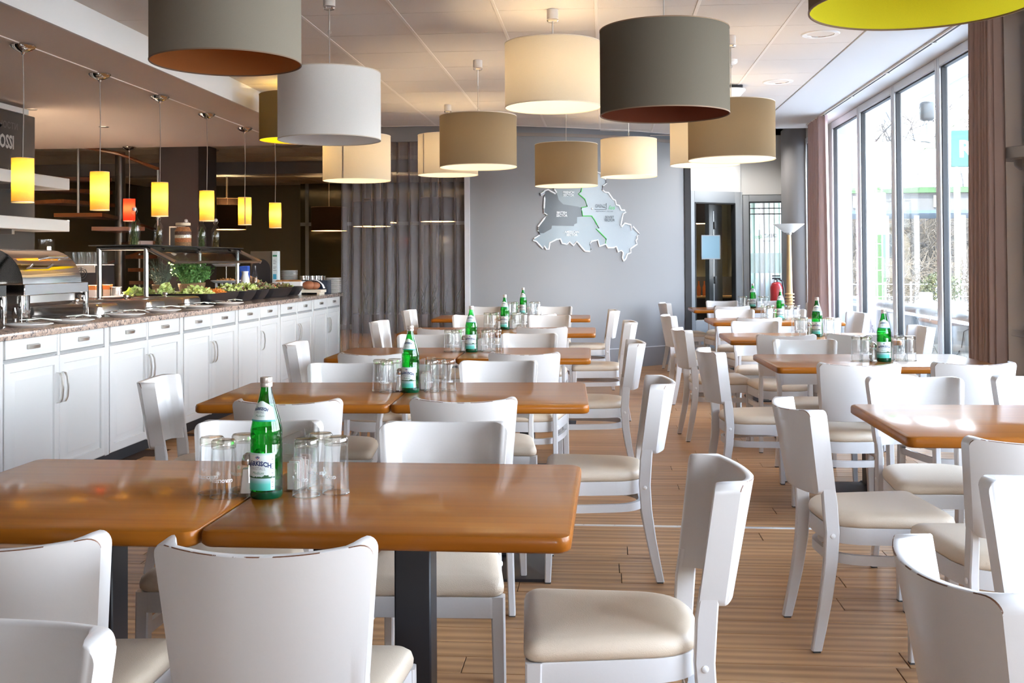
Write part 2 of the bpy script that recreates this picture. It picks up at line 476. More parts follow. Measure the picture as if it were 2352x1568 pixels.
# ------------------------------------------------------------------ ceiling
ce = struct('ceiling', MB().box(-3.15, -4.2, 2.93, 2.75, 12.4, 3.2).box(-2.0, 12.4, 3.05, 2.75, 16.5, 3.2).box(-9.5, -4.2, 3.0, -3.15, 12.4, 3.2), M_plaster)
def edge_y(x):
    P = [(-3.3,12.10),(-1.92,12.117),(-1.17,12.176),(-0.43,12.474),(0.288,12.862),(0.833,13.287),(1.3,13.6),(2.0,14.2)]
    for a, b in zip(P, P[1:]):
        if a[0] <= x <= b[0]: return a[1] + (b[1]-a[1])*(x-a[0])/(b[0]-a[0])
    return P[-1][1]
tile_me = MB().box(0.004, 0.0025, 0, GT-0.004, GT-0.0025, 0.014, 0, 0.003, 1).mesh('tile', M_tile)
for i in range(-3, 5):
    for j in range(-10, 12):
        x0, y0 = GX + GT*i, GY + GT*j
        x1 = min(x0 + GT, 1.80)
        e0, e1 = edge_y(x0), edge_y(x1)
        if y0 >= max(e0, e1) - 0.02 or y0 + GT < 2.6: continue
        if y0 + GT <= min(e0, e1) and x1 == x0 + GT:
            link('tile', tile_me, ce, (x0, y0, CZ))
        else:
            a = 0.004
            ya, yb = min(y0+GT, e0), min(y0+GT, e1)
            if ya <= y0 + 0.03 and yb <= y0 + 0.03: continue
            ya, yb = max(ya, y0 + 0.005), max(yb, y0 + 0.005)
            q = MB()
            pl = [(x0+a, y0+.0025), (x1-a, y0+.0025), (x1-a, yb-.0025), (x0+a, ya-.0025)]
            q.loft([[(p[0], p[1], CZ) for p in pl], [(p[0], p[1], CZ+0.014) for p in pl]])
            part('tile', q, M_tile, ce)
for i in range(-2, 5):
    x0 = GX + GT*i
    q = MB().box(x0 - 0.011, 2.6, CZ - 0.003, x0 + 0.011, edge_y(x0), CZ + 0.03, 0, 0.0015, 1)
    part('ceiling_bar', q, M_tbar, ce)
q = MB()
P = [(-3.15, 12.11)] + [(x/20, edge_y(x/20)) for x in range(-60, 37)]
for a, b in zip(P, P[1:]):
    q.loft([[(a[0], a[1], CZ-0.004), (a[0], a[1]+0.03, CZ-0.004), (a[0], a[1]+0.03, CZ+0.1), (a[0], a[1], CZ+0.1)], [(b[0], b[1], CZ-0.004), (b[0], b[1]+0.03, CZ-0.004), (b[0], b[1]+0.03, CZ+0.1), (b[0], b[1], CZ+0.1)]])
part('edge_trim', q, M_tbar, ce)
# plain plaster strip by the windows
pl = struct('trim_1', MB().box(1.803, -4.2, CZ - 0.006, 2.75, 12.9, CZ + 0.04, 0, 0.004, 1), M_plaster)
# lowered soffit over the buffet
so = struct('trim_2', MB().box(-9.5, -4.2, 2.70, -3.155, 12.2, 2.74), M_soffit)
part('fascia', MB().box(-3.155, -4.2, 2.697, -3.135, 12.2, 2.93), mat('fascia_white', (.90, .89, .87), .7), so)
part('soffit_rail', MB().box(-3.635, -4.0, 2.692, -3.605, 11.9, 2.70, 0, 0.002, 1), M_soffit, so, label='raised cable rail')
struct('trim_3', MB().box(-9.5, 12.2, 2.72, -1.6, 12.26, 3.1), M_greydk)

# ------------------------------------------------------------------ curved grey wall with map
def wall_sheet(z0, z1, off, th=0.1):
    q = MB(); n = len(WALLP)
    rings = []
    for k in range(n):
        u = WL[k]
        a = wallpt(u, off); b = wallpt(u, off - th)
        rings.append([(a[0], a[1], z0), (a[0], a[1], z1), (b[0], b[1], z1), (b[0], b[1], z0)])
    return q.loft(rings)
wb = struct('wall_back', wall_sheet(0, 3.05, 0.0), M_greywall)
bs = struct('baseboard_back', wall_sheet(0, 0.235, 0.012, 0.02), M_greywall)
part('baseboard_cap', wall_sheet(0.235, 0.243, 0.014, 0.022), mat('pale_cap', (0.6, 0.6, 0.63), 0.5), bs)
struct('trim_4', wall_sheet(2.83, 2.87, 0.02, 0.03), mat('cornice_taupe', (0.30, 0.24, 0.21), 0.6))
struct('trim_5', MB().box(-1.66, 12.66, 0, -1.60, 12.74, 3.05), mat('pale_edge', (0.55, 0.54, 0.56), 0.5))
OUTL = [(0.875,2.116),(0.869,2.136),(0.91,2.157),(0.93,2.177),(0.965,2.186),(0.999,2.164),(1.054,2.137),(1.069,2.151),(1.041,2.191),(1.041,2.252),(1.098,2.306),(1.155,2.361),(1.241,2.416),(1.299,2.485),(1.387,2.515),(1.446,2.475),(1.506,2.491),(1.566,2.451),(1.611,2.405),(1.641,2.399),(1.664,2.372),(1.664,2.352),(1.718,2.326),(1.73,2.278),(1.678,2.243),(1.673,2.195),(1.709,2.165),(1.755,2.162),(1.818,2.081),(1.85,2.068),(1.865,2.014),(1.909,2.005),(1.938,1.95),(1.988,1.951),(2.008,1.927),(1.963,1.905),(1.928,1.76),(1.936,1.74),(1.99,1.788),(2.08,1.769),(2.092,1.7),(2.115,1.749),(2.213,1.659),(2.176,1.624),(2.18,1.597),(2.158,1.576),(2.175,1.527),(2.072,1.471),(2.077,1.423),(2.025,1.405),(1.999,1.347),(1.969,1.32),(1.949,1.361),(1.963,1.423),(1.934,1.451),(1.888,1.433),(1.861,1.499),(1.821,1.485),(1.742,1.482),(1.711,1.529),(1.627,1.501),(1.604,1.58),(1.521,1.564),(1.498,1.539),(1.513,1.458),(1.498,1.438),(1.431,1.442),(1.322,1.56),(1.278,1.512),(1.228,1.555),(1.192,1.526),(1.135,1.537),(1.114,1.59),(1.065,1.586),(0.981,1.546),(0.967,1.466),(0.94,1.466),(0.912,1.506),(0.896,1.475),(0.817,1.56),(0.777,1.574),(0.791,1.6),(0.859,1.64),(0.839,1.694),(0.839,1.741),(0.949,1.882),(0.908,1.908),(0.923,2.13)]
FRENCH = [(1.069,2.151),(1.041,2.191),(1.041,2.252),(1.098,2.306),(1.155,2.361),(1.241,2.416),(1.299,2.485),(1.387,2.515),(1.397,2.311),(1.392,2.203),(1.387,2.169),(1.348,2.141),(1.435,2.075),(1.464,1.987),(1.383,1.972),(1.339,1.985),(1.152,2.01),(1.096,2.064)]
BRIT = [(0.93,2.174),(0.965,2.184),(0.999,2.161),(1.054,2.135),(1.069,2.151),(1.096,2.064),(1.152,2.01),(1.339,1.985),(1.383,1.972),(1.404,1.864),(1.331,1.857),(1.33,1.783),(1.294,1.769),(1.287,1.748),(1.01,1.752),(1.003,1.714),(0.906,1.66),(0.852,1.66),(0.841,1.694),(0.842,1.741),(0.952,1.882),(0.911,1.908),(0.926,2.13)]
AMER = [(1.01,1.752),(1.287,1.748),(1.294,1.769),(1.33,1.783),(1.331,1.857),(1.404,1.87),(1.523,1.872),(1.561,1.825),(1.621,1.723),(1.583,1.716),(1.72,1.594),(1.711,1.531),(1.627,1.504),(1.604,1.583),(1.521,1.567),(1.498,1.542),(1.513,1.461),(1.498,1.44),(1.431,1.444),(1.322,1.562),(1.278,1.515),(1.228,1.558),(1.192,1.529),(1.135,1.539),(1.114,1.593),(1.065,1.589),(0.981,1.549),(0.967,1.469),(0.94,1.469),(0.912,1.509),(0.896,1.478),(0.817,1.563),(0.78,1.574),(0.793,1.6),(0.859,1.64),(0.852,1.66),(0.906,1.66),(1.003,1.714)]
GREEN = [(1.397,2.311),(1.392,2.203),(1.387,2.169),(1.348,2.141),(1.435,2.075),(1.464,1.987),(1.386,1.97),(1.404,1.87),(1.523,1.872),(1.561,1.825),(1.621,1.723),(1.583,1.716),(1.72,1.594),(1.711,1.529)]
def on_wall(mb2, off, mat=None, mats=None, cut=0.06):
    """flat (u, z) mesh -> cut into strips -> bent onto the curved wall"""
    b = bmesh.new()
    vs = [b.verts.new((p[0], p[1], 0)) for p in mb2.v]
    for f in mb2.f:
        try: b.faces.new([vs[i] for i in f])
        except ValueError: pass
    bmesh.ops.triangulate(b, faces=list(b.faces), ngon_method='EAR_CLIP')
    us = [p[0] for p in mb2.v]; u = math.ceil(min(us)/cut)*cut
    while u < max(us):
        bmesh.ops.bisect_plane(b, geom=list(b.verts)+list(b.edges)+list(b.faces), plane_co=(u, 0, 0), plane_no=(1, 0, 0), dist=1e-6)
        u += cut
    b.verts.index_update()
    q = MB()
    V = []
    for v in b.verts:
        w = wallpt(v.co.x, off); V.append((w[0], w[1], v.co.y))
    q.add(V, [[v.index for v in f.verts] for f in b.faces])
    b.free()
    return q
def wall_line(pts, off, rad, closed):
    P = []
    pts = pts + [pts[0]] if closed else pts
    for a, b in zip(pts, pts[1:]):
        n = max(1, int(math.dist(a, b)/0.05))
        for k in range(n):
            t = k/n; u, z = a[0]+(b[0]-a[0])*t, a[1]+(b[1]-a[1])*t
            w = wallpt(u, off); P.append((w[0], w[1], z))
    w = wallpt(pts[-1][0], off); P.append((w[0], w[1], pts[-1][1]))
    return MB().tube(P, rad, 6)
mp = thing('sector_map', 'wall map of a divided city in four grey sectors with white outline', 'map', (0, 0, 0))
part('soviet_sector', on_wall(poly_mb(OUTL), 0.006), mat('map_pale', (0.36, 0.405, 0.44), 0.3, bump=(120, 0.5)), mp, label='palest textured sector')
part('french_sector', on_wall(poly_mb(FRENCH), 0.010), mat('map_mid', (0.17, 0.20, 0.215), 0.35, bump=(120, 0.2)), mp, label='mid grey sector')
part('british_sector', on_wall(poly_mb(BRIT), 0.011), mat('map_dark', (0.045, 0.055, 0.068), 0.35, bump=(120, 0.2)), mp, label='darkest sector')
part('american_sector', on_wall(poly_mb(AMER), 0.010), mat('map_mid2', (0.24, 0.285, 0.315), 0.35, bump=(120, 0.2)), mp, label='blue grey sector')
part('outline', wall_line(OUTL, 0.012, 0.0105, True), mat('map_white', (0.86, 0.86, 0.88), 0.5), mp, label='white outline')
part('border_line', wall_line(GREEN, 0.014, 0.0075, False), mat('map_green', (0.10, 0.55, 0.13), 0.5), mp, label='green border line')
def wall_text(s, u, z, size, m_, align='CENTER', **k):
    t = text_mb(s, size, align, **k)
    t.v = [(p[0] + u, p[1] + z, 0) for p in t.v]
    return part('lettering', on_wall(t, 0.0175), m_, mp)
M_maptxt = mat('map_text', (0.75, 0.77, 0.78), 0.5); M_maptxd = mat('map_text_dark', (0.10, 0.11, 0.12), 0.5)
for (s1, s2, u, z, mm) in (('FRENCH', 'SECTOR', 1.22, 2.137, M_maptxt), ('BRITISH', 'SECTOR', 1.133, 1.889, M_maptxt), ('AMERICAN', 'SECTOR', 1.26, 1.657, M_maptxt), ('SOVIET', 'SECTOR', 1.768, 1.841, M_maptxd)):
    wall_text(s1, u, z + 0.018, 0.042, mm, bold=0.0012, sx=0.9); wall_text(s2, u, z - 0.018, 0.042, mm, bold=0.0012, sx=0.9)
wall_text('GRENZ', 1.64, 1.992, 0.062, M_maptxd, sx=0.72)
wall_text('los', 1.795, 1.978, 0.075, mat('map_green2', (0.08, 0.55, 0.16), 0.5), shear=0.35)
wall_text('RESTAURANT UND BAR', 1.70, 1.93, 0.021, M_maptxd, sx=1.05)
part('logo_line', wall_line([(1.565, 1.954), (1.722, 1.954), (1.722, 2.03)], 0.016, 0.003, False), M_maptxd, mp)
w_ = wallpt(1.53, 0.014)
part('city_dot', MB().ball((w_[0], w_[1], 1.961), 0.014, 0.008, 0.014), M_white, mp)

# ------------------------------------------------------------------ window wall
XW = 2.62
M_sill = mat('window_sill', (0.55, 0.55, 0.56), 0.5)
def window(n, y0, y1, zt=2.885):
    q = MB(); a = 0.055; d0, d1 = XW - 0.03, XW + 0.045
    q.box(d0, y0+0.006, 0.02, d1, y0+a, zt, 0, 0.006, 1).box(d0, y1-a, 0.02, d1, y1-0.006, zt, 0, 0.006, 1)
    q.box(d0, y0+a, zt-0.075, d1, y1-a, zt, 0, 0.006, 1).box(d0, y0+a, 0.02, d1, y1-a, 0.11, 0, 0.006, 1)
    w = struct('window_%d' % n, q, M_alu)
    g = MB()
    for (ya, yb, za, zb) in ((y0+a-.002, y0+a+0.012, .11, zt-.075), (y1-a-0.012, y1-a+.002, .11, zt-.075), (y0+a, y1-a, zt-.087, zt-.073)):
        g.box(XW - 0.012, ya, za, XW + 0.03, yb, zb)
    part('gasket', g, M_gasket, w)
    part('pane', MB().box(XW + 0.004, y0+a, 0.11, XW + 0.012, y1-a, zt-0.075), M_pane, w)
    return w
bays = [12.40, 11.10, 9.81, 8.52, 7.23]
for k in range(4): window(k+1, bays[k+1], bays[k])
window(9, 13.1, 13.98)  # extra opening hidden behind curtain and pier, added to light the alcove
for k in range(4): window(k+5, 5.45 - 1.29*(k+1), 5.45 - 1.29*k)
struct('wall_right', MB().box(XW - 0.03, 5.47, 0, XW + 0.2, 7.21, 2.93, 0, 0.004, 1).box(XW - 0.03, -4.2, 0, XW+0.2, 0.27, 2.93), M_taupewall)
struct('trim_6', MB().box(XW - 0.075, 5.6, 0.835, XW - 0.03, 6.95, 0.875, 0, 0.01, 2), M_taupewall)
struct('trim_7', MB().box(XW - 0.12, 6.30, 0.0, XW - 0.03, 6.62, 2.885, 0, 0.006, 1), M_taupewall)
struct('wall_side', MB().box(XW - 0.02, 12.42, 0, XW + 0.2, 13.1, 3.12).box(XW - .02, 13.98, 0, XW + .2, 15.2, 3.12).box(XW - .02, 12.42, 2.885, XW + .2, 15.2, 3.12).box(XW + .1, 15.2, 0, XW + .2, 17, 1.1).box(XW + .1, 15.2, 2.3, XW + .2, 17, 3.1).box(0.4, 12.4, 3.05, 2.85, 17.1, 3.2), mat('pale_jamb', (0.55, 0.53, 0.51), 0.6))
struct('wall_front', MB().box(-9.6, -4.3, 0, 0.6, -4.2, 3.1).box(1.7, -4.3, 0, 2.8, -4.2, 3.1).box(.6, -4.3, 0, 1.7, -4.2, .9).box(.6, -4.3, 2.3, 1.7, -4.2, 3.1), M_taupewall)
# curtain track
tr = thing('curtain_track', 'slim white ceiling track of the window curtains', 'curtain rail', (2.36, 7, CZ))
part('rail', MB().box(-0.02, -2.6, -0.022, 0.02, 5.55, -0.006, 0, 0.003, 1), M_tbar, tr)
part('slot', MB().box(-0.006, -2.6, -0.025, 0.006, 5.55, -0.021), M_gasket, tr)
for k in range(6): part('clip', MB().box(-0.014, -1.7+1.25*k, -0.03, 0.014, -1.67+1.25*k, -0.02), M_nickel, tr)

def curtain(name, label, path, z0, z1, folds, amp, m_, seed, flare=0.0, loc=None, th=0.006, tape=True):
    rnd = random.Random(seed)
    N = folds*10; nz = 14
    L0 = sum(math.dist(a, b) for a, b in zip(path, path[1:]))
    ph = [rnd.uniform(-.6, .6) for _ in range(folds + 2)]
    am = [rnd.uniform(.5, 1.25) for _ in range(folds + 2)]
    def at(t):
        d = t*L0
        for a, b in zip(path, path[1:]):
            l = math.dist(a, b)
            if d <= l + 1e-9: break
            d -= l
        k = d/l; nx, ny = (b[1]-a[1])/l, -(b[0]-a[0])/l
        return a[0]+(b[0]-a[0])*k, a[1]+(b[1]-a[1])*k, nx, ny
    V = []; F = []
    for j in range(nz + 1):
        s = j/nz; z = z1 + (z0 - z1)*s
        for i in range(N + 1):
            t = i/N; k = t*folds; ki = int(min(k, folds-1e-6)); fr = k - ki
            a_ = am[ki]*(1-fr) + am[ki+1]*fr; p_ = ph[ki]*(1-fr) + ph[ki+1]*fr
            tt = 0.5 + (t-0.5)*(1 + flare*s*(1 if s > .05 else 0))
            tt2 = min(max(tt, 0), 1) if not flare else t
            x, y_, nx, ny = at(tt2)
            dlt = amp*a_*math.sin(2*PI*k + p_*(0.4+s)) * (0.75 + 0.35*s) + 0.25*amp*math.sin(4*PI*k + 3*p_ + s)
            ex = (t-0.5)*flare*L0*s
            V.append((x + nx*dlt - ny*ex, y_ + ny*dlt + nx*ex, z))
    for j in range(nz):
        for i in range(N):
            F.append((j*(N+1)+i, j*(N+1)+i+1, (j+1)*(N+1)+i+1, (j+1)*(N+1)+i))
    q = MB().add(V, F)
    t = thing(name, label, 'curtain', (0, 0, 0))
    o = part('fabric', q, m_, t, sharp=180)
    if tape:
        hk = MB()
        for i in range(folds):
            x, y_, nx, ny = at((i+.5)/folds); hk.box(x-.006, y_-.006, z1-.01, x+.006, y_+.006, z1+.012)
        part('hooks', hk, M_tbar, t, kind='stuff')
    return t
curtain('window_curtain', 'taupe brown full length curtain gathered beside the dark wall pier', [(2.34, 6.56), (2.34, 6.95)], 0.03, 2.868, 8, 0.045, M_curt, 3, 0.05)
curtain('window_curtain', 'pinkish grey full length curtain bunched at the far end of the windows', [(2.36, 11.62), (2.36, 12.42)], 0.03, 2.868, 7, 0.05, M_curtL, 5, 0.15)
curtain('sheer_curtain', 'translucent grey sheer curtain between the buffet and the grey wall', [(-3.17, 12.72), (-1.66, 12.72)], 0.03, 2.875, 11, 0.05, M_sheer, 11, 0.02)
part('track', MB().box(-3.2, 12.7, 2.88, -1.6, 12.74, 2.91), mat('track_dark', (0.10, 0.08, 0.07), 0.5), bpy.data.objects['sheer_curtain'])

# wall lamp on the pier: half bowl uplighter
t = thing('wall_uplighter', 'taupe half bowl wall lamp on the dark pier', 'wall lamp', (XW - 0.06, 6.68, 1.93), 0)
prof = [(0.02, -0.075), (0.11, -0.07), (0.145, -0.045), (0.155, -0.012), (0.27, -0.008), (0.278, 0.012), (0.278, 0.055), (0.27, 0.06), (0.255, 0.056)]
part('bowl', MB().lathe(prof, 24, (0.03, 0, 0), 0, True, False, PI/2, 3*PI/2, 0.7, 0.75), mat('bowl_taupe', (0.33, 0.29, 0.25), 0.5), t)
part('bracket', MB().box(0.0, -0.05, -0.06, 0.03, 0.05, 0.03, 0, 0.004, 1), M_taupewall, t)

# ------------------------------------------------------------------ alcove with glazed doors
def panel_door_frame(n, A, B, zt, fw, ft, zb=0.0):
    ang = math.atan2(B[1]-A[1], B[0]-A[0]); l = math.dist(A, B)
    q = MB()
    q.obox(*A, ang, 0, fw, -0.04, 0.04, zb, zt, 0, .005).obox(*A, ang, l-fw, l, -0.04, 0.04, zb, zt, 0, .005)
    q.obox(*A, ang, fw, l-fw, -0.04, 0.04, zt-ft, zt, 0, .005).obox(*A, ang, fw, l-fw, -0.04, 0.04, zb, 0.52, 0, .005)
    d = struct('door_%d' % n, q, M_frame)
    g = MB()
    for (u0, u1, z0, z1) in ((fw-.004, fw+.014, .52, zt-ft), (l-fw-.014, l-fw+.004, .52, zt-ft), (fw, l-fw, zt-ft-.014, zt-ft+.004)):
        g.obox(*A, ang, u0, u1, -0.045, 0.03, z0, z1)
    part('gasket', g, M_gasket, d)
    part('pane', MB().obox(*A, ang, fw, l-fw, -0.006, 0.006, 0.52, zt-ft), M_pane, d)
    return d, ang, l
d1, a1, l1 = panel_door_frame(1, (1.115, 14.4), (1.86, 14.9), 2.26, 0.10, 0.16)
struct('door_4', MB().obox(1.86, 14.9, PI/2, 0.0, 0.12, -0.05, 0.03, 0, 2.26), M_frame)
d2, a2, l2 = panel_door_frame(2, (1.93, 15.05), (2.56, 15.05), 2.23, 0.085, 0.10)
struct('trim_8', MB().box(1.05, 13.93, 0, 1.13, 14.4, 3.05), mat('dark_strip', (0.055, 0.055, 0.06), 0.5))
struct('trim_9', MB().obox(1.10, 14.38, a1, 0, 0.93, -0.02, 0.16, 2.26, 3.1).box(1.86, 15.0, 2.23, 2.75, 15.12, 3.1).box(1.09, 13.94, 2.26, 1.13, 14.42, 3.1), M_plaster)
# closer leaf behind door 1, lock rail, blue sign on the glass
lf = MB().obox(1.42, 14.86, 1.1, 0, 0.5, -0.03, 0.03, 0.0, 2.1, 0, .004)
struct('door_3', lf, mat('leaf_dark', (0.035, 0.04, 0.045), 0.4))
pl_ = bpy.data.objects['door_3']
part('lock_rail', MB().obox(1.45, 14.80, 1.1, 0.05, 0.075, -0.035, -0.03, 0.3, 2.0), M_alu, pl_)
for z in (1.0, 1.75): part('lock', MB().obox(1.45, 14.80, 1.1, 0.05, 0.12, -0.05, -0.03, z, z+0.1, 0, .003), M_gasket, pl_)
sg = thing('blank_sign', 'blank pale blue square sign on the glass of the grey door', 'sign', (1.115, 14.4, 1.5), a1)
part('board', MB().box(0.22, -0.03, -0.155, 0.53, -0.012, 0.155, 0, 0.004, 1), mat('sign_blue', (0.20, 0.33, 0.41), 0.45), sg)
part('sign_frame', MB().box(0.213, -0.034, -0.163, 0.537, -0.015, -0.150).box(0.213, -0.034, 0.150, 0.537, -0.015, 0.163).box(0.213, -0.034, -0.163, 0.222, -0.015, 0.163).box(0.528, -0.034, -0.163, 0.537, -0.015, 0.163), M_frame, sg)
# mirrored lettering on door 2's glass and frosted bands
t = text_mb('GRENZ', 0.075, sx=-0.72); t2 = text_mb('los', 0.085, shear=0.3, sx=-1)
q = MB(); q.add([(p[0] + 2.315, 15.035, p[1] + 1.655) for p in t.v], t.f)
part('lettering', q, M_maptxd, d2)
q = MB(); q.add([(p[0] + 2.15, 15.035, p[1] + 1.645) for p in t2.v], t2.f)
part('lettering', q, mat('door_green', (0.08, 0.5, 0.16), 0.5), d2)
t = text_mb('RESTAURANT', 0.026, sx=-1.1); q = MB(); q.add([(p[0] + 2.28, 15.035, p[1] + 1.585) for p in t.v], t.f)
part('lettering', q, M_maptxd, d2)
fr_ = sheer_mat('frosted_film', (0.75, 0.82, 0.80), 0.45)
part('frosted_band', MB().box(2.02, 15.036, 1.14, 2.47, 15.038, 1.42), fr_, d2)
part('transom_rail', MB().box(2.015, 15.03, 1.955, 2.475, 15.06, 1.968).box(2.015, 15.03, 2.035, 2.475, 15.06, 2.046), M_gasket, d2)
# vestibule behind
struct('wall_vestibule', MB().box(0.4, 16.9, 0, 1.95, 17, 3.0).box(0.9, 14.3, 0, 1.0, 17, 3.0), mat('olive_wall', (0.30, 0.30, 0.24), 0.7))
struct('wall_vestibule_side', MB().box(1.93, 15.2, 0, 1.97, 17.0, 3.0), mat('vest_grey', (0.18, 0.19, 0.20), 0.6))
bl = thing('vertical_blind', 'pale green slatted blind behind the second glass door', 'blind', (0, 0, 0))
M_bl = [mat('blind_%d' % k, c, 0.7) for k, c in enumerate([(0.34, 0.42, 0.35), (0.46, 0.50, 0.45), (0.26, 0.42, 0.22), (0.40, 0.34, 0.31)])]
for k in range(12): part('slat', MB().obox(2.0 + 0.072*k, 15.9, 0.25, 0, 0.074, -0.004, 0.004, 0.6, 2.5), M_bl[(0, 1, 0, 1, 3, 1, 3, 0, 1, 2, 2, 2)[k]], bl)
shf = thing('bar_shelf', 'wooden bar shelf seen through the glass of the grey door', 'shelf', (1.25, 15.9, 0.80))
part('board', MB().box(-0.1, -0.12, -0.03, 0.66, 0.14, 0, 0, .004, 1), M_beech, shf)
part('front_panel', MB().box(-0.1, 0.14, -0.6, 0.66, 0.17, 0.28), mat('bar_mesh', (0.05, 0.05, 0.055), 0.5), shf)
bt = MB().lathe([(0.028, 0), (0.03, 0.01), (0.03, 0.12), (0.012, 0.17), (0.012, 0.22)], 14)
bm_ = bt.mesh('bottle', mat('amber_bottle', (0.35, 0.10, 0.03), 0.15)); gm_ = MB().lathe([(0.022, 0), (0.028, 0.005), (0.032, 0.12), (0.030, 0.12), (0.022, 0.01)], 14, cap1=False).mesh('glass', M_tum)
for k in range(7):
    o = link('bar_bottle' if k in (2, 3) else 'bar_glass', bm_ if k in (2, 3) else gm_, None, (1.22 + 0.085*k, 15.86 + 0.04*(k % 2), 0.80))
    tag(o, 'small amber bottle among the glasses on the bar shelf, %s one' % ('left' if k == 2 else 'right') if k in (2, 3) else 'drinking glass on the bar shelf behind the grey door, %s in the row' % ordn[k], 'bottle' if k in (2, 3) else 'glass', 'amber bar bottles' if k in (2, 3) else 'glasses on the bar shelf')
# rounded pier right of the doors
q = MB(); ring = []
pts = [(2.38, 14.55), (2.385, 14.2), (2.42, 14.06), (2.50, 13.98), (2.62, 13.95), (2.75, 13.95), (2.75, 14.6)]
q.loft([[(p[0], p[1], 0) for p in pts], [(p[0], p[1], 3.05) for p in pts]])
struct('wall_pier', q, mat('pier_grey', (0.21, 0.20, 0.205), 0.6), 60)
# floor lamp, extinguisher
t = thing('floor_uplighter', 'wooden floor lamp with white conical bowl beside the grey pier', 'floor lamp', (2.34, 13.75, 0))
part('base', MB().lathe([(0.14, 0), (0.14, 0.02), (0.05, 0.04), (0.035, 0.06)], 24), M_beech, t)
q = MB().lathe([(0.034, 0.06), (0.046, 0.35), (0.042, 0.72), (0.036, 1.05), (0.026, 1.64)], 20)
part('stem', q, M_beech, t)
for z in (0.76, 0.80, 0.84, 0.88): part('stem_ring', MB().lathe([(0.036, z), (0.060, z+.003), (0.060, z+.016), (0.036, z+.019)], 20), M_beech, t)
part('socket', MB().lathe([(0.02, 1.63), (0.035, 1.65), (0.03, 1.672)], 16), M_nickel, t)
part('bowl', MB().lathe([(0.03, 1.665), (0.06, 1.668), (0.195, 1.775), (0.19, 1.776), (0.055, 1.68)], 32, cap1=False), shade_mat('bowl_white', (0.72, 0.71, 0.69), (0.8, 0.78, 0.74), 0.3), t)
t = thing('fire_extinguisher', 'red fire extinguisher standing by the wooden floor lamp', 'extinguisher', (2.20, 13.9, 0.55))
part('stand', MB().cyl(0, 0, -0.55, 0.0, 0.012).lathe([(0.12, -.55), (0.12, -.53), (0.02, -.52)], 20), M_black, t)
part('cylinder', MB().lathe([(0.07, 0), (0.078, 0.01), (0.078, 0.42), (0.06, 0.47), (0.03, 0.49)], 20), M_ext, t)
part('valve', MB().lathe([(0.022, 0.49), (0.022, 0.53)], 12).box(-0.05, -0.012, 0.525, 0.055, 0.012, 0.545, 0, .003, 1).box(-0.05, -0.012, 0.56, 0.05, 0.012, 0.575), M_black, t)
part('hose', MB().tube([(0.03, 0, 0.53), (0.075, -0.01, 0.50), (0.09, -0.01, 0.40), (0.085, -0.01, 0.2)], 0.011, 8), M_black, t)
part('gauge', MB().cyl(-0.02, -0.025, 0.49, 0.515, 0.014), M_white, t)

# ------------------------------------------------------------------ outside, seen through the windows
M_pav = mat('paving', (0.25, 0.25, 0.255), 0.9, noise=(3, (0.22, 0.22, 0.225), 0.4, 0.6))
struct('ground', MB().box(2.9, -30, -0.3, 90, 140, -0.16), M_pav)
struct('street', MB().box(13.5, -30, -0.16, 19.5, 140, -0.145), mat('asphalt', (0.04, 0.043, 0.05), 0.8))
struct('lawn', MB().box(19.5, -30, -0.16, 60, 140, -0.13), mat('dry_grass', (0.04, 0.05, 0.017), 0.95, noise=(2, (0.06, 0.052, 0.03), 0.4, 0.6)))
struct('trim_10', MB().box(2.75, -5, 3.02, 3.4, 26, 3.12).box(3.36, -5, 2.99, 3.42, 26, 3.2), mat('overhang_white', (0.82, 0.82, 0.82), 0.7))
# low outer wall with rail and scratched drawings
M_low = mat('outer_wall', (0.64, 0.68, 0.71), 0.6, noise=(5, (0.36, 0.43, 0.48), 0.42, 0.62))
q = MB().box(3.05, -3, -0.16, 3.2, 14.9, 0.76)
lw_ = struct('wall_terrace', q, M_low)
q = MB(); rnd = random.Random(4)
for k in range(70):
    y0 = rnd.uniform(7.5, 14.5); z0 = rnd.uniform(0.1, 0.6); r0 = rnd.uniform(.05, .22); h = rnd.uniform(.6, 1.6)
    P = [(3.046, y0 + r0*math.cos(a), max(-0.1, min(.74, z0 + r0*h*math.sin(a)))) for a in [rnd.uniform(0, 2) + .35*i for i in range(rnd.randint(4, 13))]]
    q.tube(P, 0.004, 4)
part('drawing', q, mat('drawing_dark', (0.06, 0.08, 0.10), 0.7), lw_, label='scratched line drawings')
hr = thing('terrace_handrail', 'grey pipe handrail on the low wall outside the windows', 'handrail', (3.0, 0, 0.84))
part('pipe', MB().tube([(0, -3, 0), (0, 14.8, 0)], 0.042, 12), mat('rail_grey', (0.33, 0.34, 0.36), 0.4, 0.3), hr)
for y in range(-2, 15, 2): part('post', MB().cyl(0.05, y+.3, -0.1, -0.01, 0.015, n=8), M_alu, hr)
# lime green column with white head
t = thing('canopy_column', 'lime green round column with white upper half outside', 'column', (5.52, 22, -0.16))
part('shaft', MB().cyl(0, 0, 0, 1.98, 0.135, n=24), M_lime, t); part('upper_shaft', MB().cyl(0, 0, 1.98, 2.82, 0.135, n=24), M_whitep, t, label='white painted upper half')
